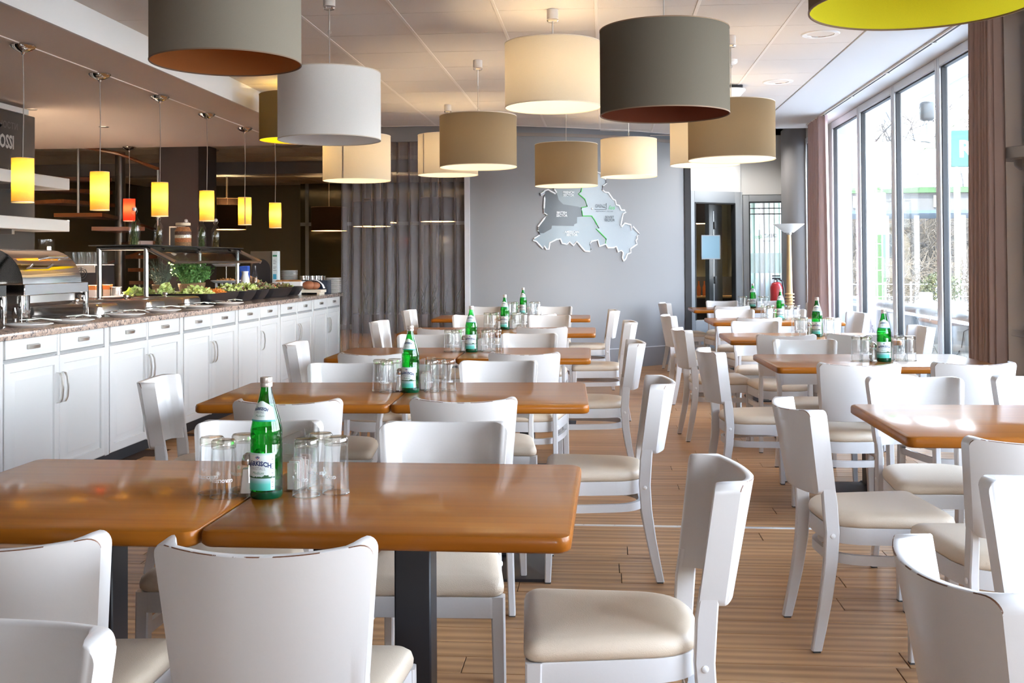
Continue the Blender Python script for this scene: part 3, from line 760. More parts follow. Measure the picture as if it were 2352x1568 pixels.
# station building with white vault, lime band and grey beam
st = thing('station_building', 'white vaulted station building with lime green edge outside', 'building', (0, 0, 0))
part('upper_wall', MB().box(6.7, 31, 3.35, 15, 34, 4.66), M_whitep, st)
part('vault_edge', MB().tube([(8.95 + 1.15*math.sin(a), 30.96, 3.35 + 1.3*math.cos(a)) for a in [k*PI/24 for k in range(13)]], 0.022, 6), mat('line_grey', (0.03, 0.03, 0.03), .6), st)
part('grey_bay', MB().box(6.62, 30.5, 3.4, 6.98, 31.2, 4.6, 0, .1, 3), mat('bay_grey', (0.05, 0.05, 0.052), .6), st)
part('grey_pane', MB().box(9.25, 30.97, 3.45, 9.8, 31, 4.0), mat('bay_grey2', (0.60, 0.62, 0.66), .5), st)
part('lime_band', MB().box(6.4, 30.6, 3.18, 15, 30.8, 3.34), M_lime, st)
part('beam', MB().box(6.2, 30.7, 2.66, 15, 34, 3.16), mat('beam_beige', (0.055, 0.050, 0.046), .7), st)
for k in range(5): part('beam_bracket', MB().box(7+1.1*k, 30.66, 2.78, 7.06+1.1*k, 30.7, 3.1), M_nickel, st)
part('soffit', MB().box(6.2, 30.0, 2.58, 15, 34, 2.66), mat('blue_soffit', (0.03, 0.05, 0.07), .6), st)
q = MB()
for z in (3.42, 3.56, 3.70, 3.84): q.tube([(6.5, 30.55, z), (15, 30.55, z)], 0.011, 5)
for k in range(20): q.tube([(6.5+.45*k, 30.55, 3.3), (6.5+.45*k, 30.55, 3.86)], 0.011, 5)
part('railing', q, mat('rail_pale', (0.06, 0.06, 0.058), .6), st)
for x in (8.15, 8.6, 9.0, 10.3): part('post', MB().cyl(x, 31.6, -0.16, 2.66, 0.07 if x != 8.6 else 0.03, n=12), M_whitep, st)
q = MB().box(8.3, 26, -0.16, 8.42, 26.12, 5.2).box(7.6, 26, 3.95, 10, 26.12, 4.08).tube([(7.2, 26.05, 3.6), (9.4, 26.05, 5.4)], .02, 5)
tag(part('frame_mast', q, mat('mast_pale', (0.075, 0.09, 0.05), .6)), 'pale green steel mast rising above the station roof', 'mast')
sg = thing('station_sign', 'turquoise sign with white letter R beyond the last window', 'sign', (6.32, 20, 3.0))
part('panel', MB().box(0, 0, 0, 0.95, 0.08, 0.67, 0, .01, 1), mat('turquoise', (0.001, 0.045, 0.034), .45), sg)
t = text_mb('R', 0.42, bold=0.012); q = MB(); q.add([(p[0] + 0.255, -0.006, p[1] + 0.31) for p in t.v], t.f)
part('lettering', q, M_whitep, sg)
for x in (.1, .85): part('post', MB().cyl(x, 0.04, -3.16, 0, 0.035, n=8), M_whitep, sg)
# floodlight and cable under the overhang
fl_ = thing('floodlight', 'grey floodlight with cables under the white overhang', 'floodlight', (3.385, 11.47, 2.99))
part('lamp_head', MB().box(-0.07, -0.05, -0.22, 0.07, 0.06, -0.02, 0, .03, 3), mat('flood_grey', (0.05, 0.05, 0.049), .5), fl_)
part('junction_box', MB().box(-0.01, -0.03, -0.36, 0.09, 0.05, -0.24, 0, .01, 2), mat('flood_grey2', (0.62, 0.62, 0.60), .5), fl_)
part('cable', MB().tube([(-0.02, 0, -.2), (-0.12, 0, -.36), (-0.24, 0, -.38), (-0.34, 0, -.28), (-0.42, 0, -.12)], .006, 5).tube([(-0.02, 0, -.22), (-0.1, 0, -.4), (-0.22, 0, -.42), (-0.36, 0, -.34), (-0.44, 0, -.2)], .006, 5), mat('cable_grey', (0.22, 0.22, 0.22), .6), fl_)
part('arm', MB().tube([(0.02, 0.02, -.02), (0.03, 0.02, -.26)], .015, 6), M_alu, fl_)
# planter with bush
pt = thing('planter', 'white square planter with trimmed yellowish bush outside', 'planter', (4.82, 16.0, -0.16))
part('box', MB().box(-0.16, -0.16, 0, 0.36, 0.36, 0.86, 0, .01, 1).box(-0.18, -0.18, 0.80, 0.38, 0.38, 0.87, 0, .01, 1), M_whitep, pt)
def leaf_cloud(c, rad, n, sz, seed):
    rnd = random.Random(seed); q = MB()
    for k in range(n):
        d = Vector((rnd.gauss(0, 1), rnd.gauss(0, 1), rnd.gauss(0, 1))).normalized() * rnd.uniform(.55, 1.05)
        p = Vector((c[0] + d.x*rad[0], c[1] + d.y*rad[1], c[2] + d.z*rad[2]))
        a = Vector((rnd.uniform(-1, 1), rnd.uniform(-1, 1), rnd.uniform(-1, 1))).normalized()*sz
        b = a.cross(Vector((rnd.uniform(-1, 1), rnd.uniform(-1, 1), rnd.uniform(-1, 1)))).normalized()*sz*.5
        q.add([p - a, p + b, p + a, p - b], [(0, 1, 2, 3)])
    return q
M_bush = mat('bush_yellow', (0.065, 0.06, 0.018), .8, noise=(9, (0.03, 0.038, 0.01), .4, .6))
part('foliage', leaf_cloud((0.1, 0.1, 1.05), (.3, .3, .24), 1500, .022, 2), M_bush, pt, kind='stuff')
# bare hedge and trees
def sticks(x0, x1, y0, y1, z0, z1, n, ln, rad, seed):
    rnd = random.Random(seed); q = MB()
    for k in range(n):
        p = Vector((rnd.uniform(x0, x1), rnd.uniform(y0, y1), rnd.uniform(z0, z1)))
        d = Vector((rnd.gauss(0, 1), rnd.gauss(0, .6), rnd.gauss(0, 1))).normalized()*ln*rnd.uniform(.5, 1.3)
        mid = p + d*.5 + Vector((rnd.uniform(-.1, .1), 0, rnd.uniform(-.1, .1)))*ln
        q.tube([p, mid, p + d], [rad, rad*.8, rad*.4], 3, cap=False)
    return q
M_stick = mat('bare_twig', (0.050, 0.037, 0.024), .9)
o = part('bare_undergrowth', sticks(6, 26, 37.5, 41, -0.1, 3.3, 5200, .75, .017, 3), M_stick, kind='stuff'); o['label'] = 'tangle of bare brown twigs behind the station'
struct('hill', MB().loft([[(4, 43, -0.2), (40, 43, -0.2), (40, 43, 3.0), (4, 43, 3.0)], [(4, 50, -0.2), (40, 50, -0.2), (40, 50, 3.3), (4, 50, 3.3)]]), mat('bank_tan', (0.05, 0.038, 0.026), .95, noise=(2.5, (0.028, 0.022, 0.016), .4, .6)))
o = part('bare_hedge', sticks(5.2, 9.5, 23.5, 27, -0.1, 1.25, 2200, .4, .010, 8), mat('hedge_twig', (0.06, 0.043, 0.026), .9), kind='stuff'); o['label'] = 'low bare hedge in front of the street'
def tree(x, y, h, seed, label, rad=.11):
    rnd = random.Random(seed); tq = MB(); bq = MB()
    def grow(p, d, l, r_, lev):
        n = 3; P = [p]; q_ = p.copy(); dd = d.copy()
        for k in range(n):
            dd = (dd + Vector((rnd.gauss(0, .16), rnd.gauss(0, .16), rnd.gauss(0, .1)))).normalized()
            q_ = q_ + dd*l/n; P.append(q_.copy())
        (tq if lev == 0 else bq).tube(P, [r_, r_*.85, r_*.72, r_*.6], 5 if lev < 2 else 3, cap=False)
        if lev >= 5: return
        for k in range(3 if lev < 4 else 2):
            a = rnd.uniform(0, 2*PI); s = rnd.uniform(.45, .95)
            ax = dd.orthogonal().normalized(); bx = dd.cross(ax)
            nd = (dd + (ax*math.cos(a) + bx*math.sin(a))*s + Vector((0, 0, .12))).normalized()
            grow(P[rnd.choice((2, 3, 3))], nd, l*rnd.uniform(.62, .82), r_*.58, lev + 1)
    grow(Vector((0, 0, 0)), Vector((0, 0, 1)), h*.34, rad, 0)
    t_ = thing('bare_tree', label, 'tree', (x, y, -0.2))
    part('trunk', tq, mat('bark', (0.03, 0.025, 0.021), .9), t_); part('branches', bq, mat('bark2', (0.035, 0.029, 0.027), .9), t_, kind='stuff')
tree(11.6, 42.2, 9.5, 1, 'bare tree behind the station, seen through the window nearest the curtain')
tree(8.6, 42.2, 9.5, 2, 'bare tree behind the middle of the station roof', .1)
tree(13.0, 45, 11, 5, 'tall bare tree farthest behind the station', .13)
tree(20.5, 45, 10, 9, 'bare tree to the right of the station, beside the turquoise sign', .12)
# vehicles on the street
def car(x, y, rz, colr, label, van=False, cat='car'):
    t_ = thing('van' if van else 'car', label, cat, (x, y, -0.15), rz)
    mb_ = mat('car_paint', colr, .25, coat=.6)
    if van:
        sec = [(-2.3, .35), (-2.3, 1.9), (1.1, 2.0), (1.7, 1.25), (2.35, 1.05), (2.4, .35)]
    else:
        sec = [(-2.1, .35), (-2.1, .85), (-1.6, .95), (-1.1, 1.42), (.3, 1.45), (1.0, .98), (2.0, .82), (2.1, .35)]
    q = MB(); q.loft([[(a, -.85, b) for a, b in sec], [(a, .85, b) for a, b in sec]])
    part('body', q, mb_, t_)
    if van: gl = [(.2, 1.3), (.2, 1.8), (1.1, 1.85), (1.5, 1.3)]
    else: gl = [(-1.3, 1.0), (-1.0, 1.36), (.25, 1.38), (.75, 1.0)]
    q = MB(); q.loft([[(a, -.87, b) for a, b in gl], [(a, .87, b) for a, b in gl]]); part('window', q, mat('car_glass', (.10, .13, .16), .1), t_)
    for a in (-1.35, 1.35):
        for s in (-.8, .8):
            q = MB(); P = [(a, s-.1*(1 if s > 0 else -1), .32), (a, s+.06*(1 if s > 0 else -1), .32)]
            q.tube(P, .32, 16); part('wheel', q, M_black, t_)
car(12.3, 33.2, 1.45, (.75, .75, .75), 'white delivery van parked behind the white planter', True, 'van')
car(15.4, 34.5, 1.4, (.78, .78, .78), 'white car on the street past the last window pane')
car(19.4, 35.5, 1.4, (.12, .22, .45), 'blue car on the street behind the white car')
# terrace fence, chairs and white lattice mast
fe = thing('terrace_fence', 'thin grey wire fence beyond the low terrace wall', 'fence', (0, 18.5, -0.16))
for k in range(6): part('post', MB().cyl(3.9+.42*k, 0, 0, 1.1, .014, n=6), M_alu, fe)
for z in (.25, .55, .85, 1.06): part('wire', MB().tube([(3.8, 0, z), (6.1, 0, z)], .006, 4), M_alu, fe)
lt = thing('lattice_mast', 'thin white lattice trellis outside the farthest window', 'trellis', (4.35, 18.2, -0.16))
for k in range(4): part('upright', MB().tube([(.09*k, 0, 0), (.09*k, 0, 3.2)], .008, 4), M_whitep, lt)
for k in range(14): part('rung', MB().tube([(0, 0, .2+.22*k), (.27, 0, .2+.22*k)], .005, 4), M_whitep, lt)
tag(part('litter_bin', MB().box(4.5, 15.6, -0.16, 4.66, 15.76, 0.85, 0, .02, 2), mat('bin_grey', (.12, .11, .10), .6)), 'grey square post bin beside the white planter', 'bin')
t = thing('terrace_chair', 'pale slatted terrace chair by the white planter', 'chair', (4.35, 15.3, -0.16), 0.6)
for k in range(4): part('slat', MB().box(-.2, -.2+.1*k, .42, .2, -.12+.1*k, .44), M_whitep, t)
for k in range(4): part('back_slat', MB().box(-.18+.1*k, .2, .45, -.11+.1*k, .22, .85), M_whitep, t)
for sx_ in (-.18, .18):
    for sy_ in (-.18, .2): part('leg', MB().tube([(sx_, sy_, .43), (sx_*1.1, sy_*1.2, 0)], .014, 6), M_whitep, t)

# ------------------------------------------------------------------ room behind the buffet
M_dkwall = mat('olive_dark', (0.10, 0.09, 0.055), .5)
struct('wall_left', MB().box(-9.6, -4.2, 0, -9.5, 22, 3.1), M_dkwall)
struct('wall_rear', MB().box(-9.6, 21.0, 0, -1.5, 21.1, 3.1).box(-1.6, 12.74, 0, -1.5, 21, 3.1), M_dkwall)
struct('wall_bar', MB().box(-9.5, -4.2, 0, -5.0, 9.0, 2.62, 0, .004, 1), mat('chalk_wall', (0.030, 0.028, 0.027), .6))
struct('trim_11', MB().box(-9.5, -4.2, 2.62, -4.98, 8.86, 2.665), M_plaster)
M_rceil = mat('rear_ceiling', (0.70, 0.62, 0.50), .9, bump=(200, .2))
rc = struct('ceiling_rear', MB().box(-9.5, 12.26, 2.90, -1.6, 21, 3.0), M_joint)
rt_me = MB().box(.006, .006, 0, 1.244, .619, .012).mesh('tile', M_rceil)
for i in range(6):
    for j in range(14): link('tile', rt_me, rc, (-9.3 + 1.25*i, 12.3 + .625*j, 2.89))
struct('beam', MB().box(-9.5, 16.1, 2.70, -1.6, 16.5, 2.9), M_greydk)
for k, (x, y) in enumerate(((-6.6, 14.0), (-5.5, 14.3), (-4.2, 13.9), (-4.4, 18.6), (-6.9, 17.5))):
    tag(part('ceiling_vent', MB().lathe([(.17, 2.872), (.2, 2.882), (.2, 2.892)], 24, (x, y, 0)).lathe([(.06, 2.866), (.1, 2.872), (.1, 2.876)], 20, (x, y, 0)), mat('vent_grey', (.32, .28, .24), .5)), 'round air vent in the rear ceiling, %s' % ('nearest the bar shelves', 'beside the dark column', 'above the seventh yellow pendant', 'far behind the dark column', 'above the staircase')[k], 'vent')
tag(part('ceiling_cassette', MB().box(-5.35, 18.3, 2.865, -4.6, 18.9, 2.89, 0, .005, 1).box(-5.25, 18.35, 2.86, -4.7, 18.42, 2.867, 1), [mat('cassette', (.6, .55, .48), .5), M_black]), 'square air cassette in the rear ceiling', 'air conditioner')
cl = struct('column', MB().box(-5.80, 13.5, 0, -5.27, 14.15, 2.9), mat('column_aubergine', (0.032, 0.024, 0.027), .5))
q = MB()
for x in (-5.9, -4.75, -3.6, -3.35, -2.4): q.box(x, 20.7, 0, x+.07, 20.76, 2.9)
q.box(-6, 20.7, 2.05, -1.6, 20.76, 2.12).box(-6, 20.7, 0, -1.6, 20.76, .1)
gl = struct('window_21', q, mat('dim_aluminium', (.22, .24, .26), .5, .3))
part('pane', MB().box(-6, 20.72, .1, -1.6, 20.73, 2.9), mat('dim_pane', (.040, .038, .02), .08), gl)
mat('reed_green', (.02, .035, .012), .8)
q = MB(); rnd = random.Random(6)
for k in range(160):
    x = rnd.uniform(-4.6, -1.9); y = rnd.uniform(19.6, 20.5); h = rnd.uniform(.5, 1.25); d = rnd.uniform(-.3, .3)
    q.tube([(x, y, .0), (x+d*.3, y, h*.6), (x+d, y, h)], [.014, .012, .002], 3, cap=False)
pg = thing('reed_planter', 'dark planter of tall reeds at the rear glazing', 'plant', (0, 0, 0))
part('blades', q, MATS['reed_green'], pg, kind='stuff'); part('trough', MB().box(-4.7, 19.6, 0, -1.8, 20.5, .35), M_black, pg)
# spiral-like staircase
M_tread = wood('tread_wood', (.12, .040, .014), (.22, .08, .03), 0, 4, .4, .2)
sc_ = thing('staircase', 'wooden winding staircase with steel posts behind the bar shelves', 'staircase', (-6.75, 14.4, 0))
for k in range(14):
    a = R(150 - 24*k); z = .18*(k+1); da = R(15)
    q = MB(); r0, r1 = .12, 1.25
    pts = [(r0*math.cos(a-da), r0*math.sin(a-da)), (r1*math.cos(a-da), r1*math.sin(a-da)), (r1*math.cos(a+da), r1*math.sin(a+da)), (r0*math.cos(a+da), r0*math.sin(a+da))]
    q.loft([[(p[0], p[1], z-.05) for p in pts], [(p[0], p[1], z) for p in pts]])
    part('tread', q, M_tread, sc_)
part('newel', MB().cyl(0, 0, 0, 2.9, .07, n=14), mat('stair_steel', (.22, .2, .18), .35, .8), sc_)
for k in range(0, 14, 2):
    a = R(150 - 24*k); part('baluster', MB().cyl(1.2*math.cos(a), 1.2*math.sin(a), .18*(k+1), min(2.88, .18*(k+1)+.95), .018, n=8), M_nickel, sc_)
part('handrail', MB().tube([(1.2*math.cos(R(150-24*k)), 1.2*math.sin(R(150-24*k)), min(2.85, .18*(k+1)+.95)) for k in range(12)], .022, 8), M_tread, sc_)
part('lower_handrail', MB().tube([(.2, -.3, 1.93), (1.4, -.2, 1.52), (2.2, -.2, 1.25)], .022, 8), M_tread, sc_)
# wall shelves and lettering on the chalk wall
for z, lb in ((2.02, 'upper white shelf board on the lettered dark wall'), (1.655, 'lower white shelf board on the lettered dark wall')):
    t = thing('wall_shelf', lb, 'shelf', (-5.0, 7, z))
    part('board', MB().box(0, -6, -.05, .33, 1.98, .05, 0, .004, 1), mat('shelf_white', (.72, .68, .64), .5), t)
    part('bracket', MB().box(0, 1.2, -.09, .25, 1.24, -.05), M_nickel, t)
lt_ = thing('wall_lettering', 'pale lettering in several languages on the dark bar wall', 'lettering', (-4.998, 0, 0))
def bar_text(s, y, z, sz, col, **k):
    t_ = text_mb(s, sz, 'RIGHT', **k); q = MB(); q.add([(0.002, y + p[0], z + p[1]) for p in t_.v], t_.f)
    part('lettering', q, mat('chalk_print', col, .7), lt_)
bar_text('тельности', 8.72, 2.50, .105, (.10, .10, .10))
bar_text('OSSI', 8.66, 2.35, .155, (.50, .49, .47), bold=.005, sx=.72)
bar_text('ZIA', 8.37, 2.215, .12, (.52, .51, .49), bold=.002, sx=.85)
bar_text('167,8 KM', 8.95, 2.165, .06, (.30, .30, .29), bold=.001)
bar_text('1989/1990', 8.98, 2.095, .10, (.17, .17, .17))
# ------------------------------------------------------------------ buffet cabinets
XF = -3.19
def rect_ring(x, y0, y1, z0, z1, i): return [(x, y0+i, z0+i), (x, y1-i, z0+i), (x, y1-i, z1-i), (x, y0+i, z1-i)]
def door_mb(w, h):
    q = MB()
    prof = [(0, -.018), (0, -.003), (.003, 0), (.052, 0), (.056, -.010), (.070, -.012), (.100, -.001), (.103, -.001)]
    q.loft([rect_ring(x, 0, w, 0, h, i) for i, x in prof]); return q
def drawer_mb(w, h):
    q = MB(); q.loft([rect_ring(x, 0, w, 0, h, i) for i, x in [(0, -.018), (0, -.003), (.003, 0), (.014, 0), (.017, .001)]]); return q
UW = 1.22
dw = (UW - .075)/2
DM = door_mb(dw, .69).mesh('door', M_cab); DR = drawer_mb(dw - .035, .105).mesh('drawer', M_cab)
hq = MB()
P = [(.0, 0, -.09), (.018, 0, -.086), (.032, 0, -.06), (.038, 0, 0), (.032, 0, .06), (.018, 0, .086), (0, 0, .09)]
hq.loft([[(p[0]-.004, -.0055, p[2]), (p[0]-.004, .0055, p[2]), (p[0]+.005, .0055, p[2]), (p[0]+.005, -.0055, p[2])] for p in P])
HM = hq.mesh('handle', M_nickel)
hq = MB(); hq.loft([[(0, y, -.012), (.008+.016*math.cos(y/.06*1.2), y, -.012), (.008+.02*math.cos(y/.06*1.2), y, .006), (.004, y, .013), (0, y, .012)] for y in (-.06, -.045, -.02, 0, .02, .045, .06)])
HD = hq.mesh('handle', M_nickel)
BODY = MB().box(-1.2, .001, .09, -.02, UW-.001, .915, 0).mesh('body', M_cab)
PIL = MB().box(-.03, 0, .09, -.004, .028, .915, 0, .003, 1).mesh('stile', M_cab)
RAIL = MB().box(-.03, .03, .792, -.008, UW-.03, .806).mesh('rail', M_cabgap)
PLN = MB().box(-1.15, 0, 0, -.07, UW, .09).mesh('plinth', M_plinth)
cabl = ['nearest white base cabinet of the buffet, cut by the picture edge', 'white base cabinet under the first two covered pans', 'white base cabinet under the glass sneeze guard start', 'white base cabinet with one door handle under the salad bowls', 'white base cabinet under the middle salad bowls', 'white base cabinet second from the sheer curtain', 'white base cabinet ending at the sheer curtain']
cabl = ['white two-door base cabinet of the buffet, nearest one, mostly outside the picture', 'white two-door base cabinet below the roll-top chafing dish', 'white two-door base cabinet below the first covered steel pans', 'white two-door base cabinet below the third covered steel pan', 'white base cabinet with a single door handle below the longest salad bowl', 'white two-door base cabinet one before the sheer curtain end', 'white two-door base cabinet at the sheer curtain end of the buffet']
for k in range(-1, 6):
    y0 = 5.405 + UW*k
    t = thing('base_cabinet', cabl[k+1], 'cabinet', (XF, y0, 0), 0, 'white buffet base cabinets')
    link('body', BODY, t); link('plinth', PLN, t); link('rail', RAIL, t)
    link('stile', PIL, t); link('stile', PIL, t, (0, UW-.028, 0)); link('stile', PIL, t, (0, UW/2-.014, 0))
    for s in (0, 1):
        d = link('door', DM, t, (0, .0345 + s*(dw + .006), .098)); ya = dw - .028 if s == 0 else .028
        if not (k == 3 and s == 0): link('handle', HM, d, (0, ya, .50))
        d = link('drawer', DR, t, (-.002, .050 + s*(dw + .006), .808)); link('handle', HD, d, (0, dw/2 - .018, .055))
wt = thing('buffet_worktop', 'pinkish grey granite worktop of the long white buffet', 'worktop', (XF, 4.1, .915))
part('slab', MB().box(-1.3, 0, 0, .035, 8.62, .04, 0, .006, 2), M_granite, wt)
part('display_step', MB().box(-1.28, 4.7, .04, -.82, 8.5, .115, 0, .006, 2), M_black, wt, label='raised black step')
# back bar
bb = thing('back_bar', 'dark back bar counter behind the buffet', 'counter', (-5.6, 9.4, 0))
part('body', MB().box(0, 0, 0, .92, 2.2, .92), M_plinth, bb); part('top', MB().box(-.02, -.02, .92, .95, 2.22, .955, 0, .005, 1), M_black, bb)

# ------------------------------------------------------------------ things on the buffet
# roll-top chafing dish
t = thing('chafing_dish', 'polished steel roll-top chafing dish at the near end of the buffet', 'chafing dish', (-3.76, 6.58, CT))
q = MB(); rr = .235
arc = [(rr*math.cos(a), .24 + rr*math.sin(a)*.95) for a in [PI*k/20 for k in range(21)]]
q.loft([[(p[0], -.36, p[1]) for p in arc] + [(p[0]*.97, -.36, .24 + (p[1]-.24)*.97) for p in reversed(arc)], [(p[0], .36, p[1]) for p in arc] + [(p[0]*.97, .36, .24+(p[1]-.24)*.97) for p in reversed(arc)]])
q.loft([[(p[0], .355, p[1]) for p in arc], [(p[0], .36, p[1]) for p in arc]])
q.loft([[(p[0], -.36, p[1]) for p in arc], [(p[0], -.355, p[1]) for p in arc]])
part('roll_lid', q, M_chrome, t)
q = MB(); q.loft([[(p[0]*1.04, y, .24 + (p[1]-.24)*1.04) for p in arc] + [(p[0], y, p[1]) for p in reversed(arc)] for y in (-.385, -.345)])
part('lid_band', q, M_chrome, t)
q = MB(); q.tube([(.20, .0-.12, .40), (.255, -.12, .41), (.26, 0, .41), (.255, .12, .41), (.20, .12, .40)], .011, 10)
part('lid_handle', q, M_chrome, t)
q = MB().box(-.26, -.40, .175, -.24, .40, .245, 0, .004, 1).box(.24, -.40, .175, .262, .40, .245, 0, .004, 1).box(-.26, -.40, .175, .26, -.375, .245, 0, .004, 1).box(-.26, .375, .175, .26, .40, .245, 0, .004, 1)
part('frame', q, M_chrome, t)
for sx_ in (-1, 1):
    for sy_ in (-1, 1):
        w2 = .05 if sy_ < 0 else .02
        part('leg', MB().box(sx_*.252-.012, sy_*.385 - w2, 0, sx_*.252+.012, sy_*.385 + w2, .18, 0, .006, 2), M_chrome, t)
part('water_pan', MB().loft([[(p[0], p[1], z) for p in rrect(.44-2*i, .68-2*i, .05)] for i, z in ((.03, .10), (0, .125), (0, .235), (.02, .235))]), M_steel, t)
# a second dish just at the picture edge
t2 = dup(t, (-3.78, 5.62, CT), 0, 'polished steel roll-top chafing dish cut off by the picture edge')
# covered pans let into the counter
def pan(x, y, lb, k):
    t = thing('covered_pan', lb, 'pan', (x, y, CT), 0, 'covered steel buffet pans')
    part('lid', MB().loft([[(p[0], p[1], z) for p in rrect(.53-2*i, .33-2*i, .05-i*.3)] for i, z in ((-.012, .0), (-.012, .012), (0, .014), (.004, .065), (.018, .083), (.04, .088))]), M_chrome if k % 2 else M_steel, t)
    part('knob', MB().lathe([(.012, .088), (.01, .098), (.022, .105), (.024, .116), (.014, .124)], 16, (0, 0, 0)), M_chrome, t)
    return t
for k, (x, y, lb) in enumerate(((-3.72, 7.24, 'covered steel pan right behind the roll-top chafing dish'), (-4.12, 7.3, 'covered steel pan with gold-lit knob, back row by the chafing dish'), (-3.75, 8.10, 'covered steel pan in front of the sneeze guard post'), (-4.15, 8.15, 'covered steel pan, back row at the first guard posts'), (-3.72, 8.78, 'covered steel pan touching the first black salad bowl'))):
    pan(x, y, lb, k)
# plates with spoons and tongs
PLm = MB().lathe([(.0, .004), (.075, .004), (.085, .012), (.13, .022), (.132, .018), (.09, .002), (.075, 0)], 28, cap0=False, cap1=False).mesh('plate', M_white)
q = MB()
q.ball((.0, 0, .028), .032, .022, .008).tube([(.03, 0, .028), (.10, 0, .034), (.19, .01, .026)], [.005, .004, .006], 6)
SPm = q.mesh('serving_spoon', M_chrome)
q = MB()
for s in (-1, 1): q.loft([[(x, s*yy-.004, z), (x, s*yy+.004, z), (x, s*yy+.004, z+.004), (x, s*yy-.004, z+.004)] for x, yy, z in ((-.12, -.03, .030), (0, .0, .034), (.10, .035, .022), (.13, .03, .018))])
TGm = q.mesh('tongs', mat('tongs_pale', (.74, .78, .68), .3))
pw = ['nearest', 'second', 'third', 'fourth', 'fifth', 'sixth']
for k, (x, y) in enumerate(((-3.34, 5.95), (-3.30, 6.38), (-3.30, 7.12), (-3.30, 7.75), (-3.31, 8.45), (-3.29, 9.12))):
    tag(link('plate', PLm, None, (x, y, CT)), 'white plate for serving tools, %s along the buffet edge' % pw[k], 'plate', 'tool plates along the buffet edge')
    tag(link('serving_spoon', SPm, None, (x, y, CT+.002), 2.2 + .15*k), 'steel serving spoon on the %s plate of the buffet edge' % pw[k], 'spoon', 'serving spoons')
    tag(link('tongs', TGm, None, (x+.04, y+.05, CT+.012), 1.25 + .2*(k % 3)), 'pale serving tongs on the %s plate of the buffet edge' % pw[k], 'tongs', 'serving tongs')
# sneeze guard
t = thing('sneeze_guard', 'steel framed glass sneeze guard with shelf over the buffet', 'sneeze guard', (0, 0, CT))
za = .50
for y in (8.9, 11.2):
    for x in (-4.36, -3.94): part('post', MB().cyl(x, y, .0, za, .021, n=14).lathe([(.04, 0), (.04, .008)], 16, (x, y, 0)), M_steel, t)
    part('side_tube', MB().tube([(-4.38, y, za), (-3.93, y, za), (-3.68, y, za-.125)], .020, 10), M_steel, t)
for x, z in ((-4.36, za), (-3.94, za), (-3.69, za-.123)): part('long_tube', MB().tube([(x, 8.9, z), (x, 11.2, z)], .013, 8), M_steel, t)
part('shelf_glass', MB().box(-4.42, 8.82, za+.02, -3.90, 11.28, za+.03, 0, .002, 1), mat('shelf_black_glass', (.03, .035, .04), .08), t, label='dark glass top shelf')
q = MB(); q.loft([[(-3.94, y, za), (-3.70, y, za-.118), (-3.697, y, za-.112), (-3.937, y, za+.006)] for y in (8.93, 11.17)])
part('front_glass', q, thin_glass('guard_glass', (.93, .95, .95), (.7, .75, .75), 1.9), t, label='slanted glass panel')
for y in (9.2, 10.05, 10.9): part('clip', MB().tube([(-3.94, y, za+.004), (-3.90, y, za-.012)], .011, 8), M_chrome, t)
# bottles and jar on the guard shelf
SZ = CT + za + .03
M_herb = mat('herb_green', (.07, .13, .04), .8, noise=(60, (.16, .20, .08), .4, .6))
M_herb2 = mat('herb_brown', (.20, .15, .06), .8, noise=(60, (.08, .08, .03), .4, .6))
def swing(x, y, sc, lb, hm, seed):
    t = thing('swing_top_bottle', lb, 'bottle', (x, y, SZ), 0, 'swing-top herb bottles on the guard shelf')
    part('glass_body', MB().lathe([(0, 0), (.043*sc, 0), (.047*sc, .006), (.047*sc, .175*sc), (.040*sc, .205*sc), (.020*sc, .238*sc), (.0155*sc, .255*sc), (.0155*sc, .285*sc)], 24, cap0=False, cap1=False), M_tum, t)
    rnd = random.Random(seed); q = MB()
    for k in range(34):
        a = rnd.uniform(0, 2*PI); r_ = rnd.uniform(0, .034*sc); h = rnd.uniform(.10, .21)*sc
        q.tube([(r_*math.cos(a), r_*math.sin(a), .005), (r_*.9*math.cos(a+.5), r_*.9*math.sin(a+.5), h*.6), (r_*.35*math.cos(a), r_*.35*math.sin(a), h)], .0028, 3)
        for j in range(6):
            zz = rnd.uniform(.02, h); aa = rnd.uniform(0, 2*PI); rr_ = rnd.uniform(.0, .036*sc)*(1 if zz < .17*sc else .45)
            q.add([(rr_*math.cos(aa), rr_*math.sin(aa), zz), (rr_*math.cos(aa)+.006, rr_*math.sin(aa), zz+.008), (rr_*math.cos(aa), rr_*math.sin(aa)+.006, zz+.018)], [(0, 1, 2)])
    part('herbs', q, hm, t, kind='stuff')
    part('stopper', MB().lathe([(.013*sc, .282*sc), (.017*sc, .288*sc), (.017*sc, .305*sc), (.008*sc, .313*sc)], 14), M_white, t)
    part('wire_bail', MB().tube([(-.016*sc, 0, .255*sc), (-.026*sc, 0, .275*sc), (-.018*sc, 0, .31*sc), (0, 0, .318*sc), (.018*sc, 0, .31*sc), (.026*sc, 0, .275*sc), (.016*sc, 0, .255*sc)], .0018, 5), M_nickel, t)
swing(-4.15, 9.13, 1.08, 'wide swing-top bottle stuffed with green herbs, nearest on the guard shelf', M_herb, 1)
swing(-4.15, 9.64, .93, 'slimmer swing-top herb bottle between the green one and the layered jar', M_herb2, 2)
swing(-4.22, 10.48, .90, 'swing-top bottle half hidden behind the layered jar', M_herb, 3)
swing(-4.15, 10.72, 1.02, 'swing-top bottle of dense green sprigs right of the layered jar', M_herb, 4)
swing(-4.15, 11.12, 1.0, 'swing-top bottle of yellowish herbs, last on the guard shelf', M_herb2, 5)
t = thing('layered_jar', 'glass jar of layered spices with cream lid on the guard shelf', 'jar', (-4.13, 10.18, SZ))
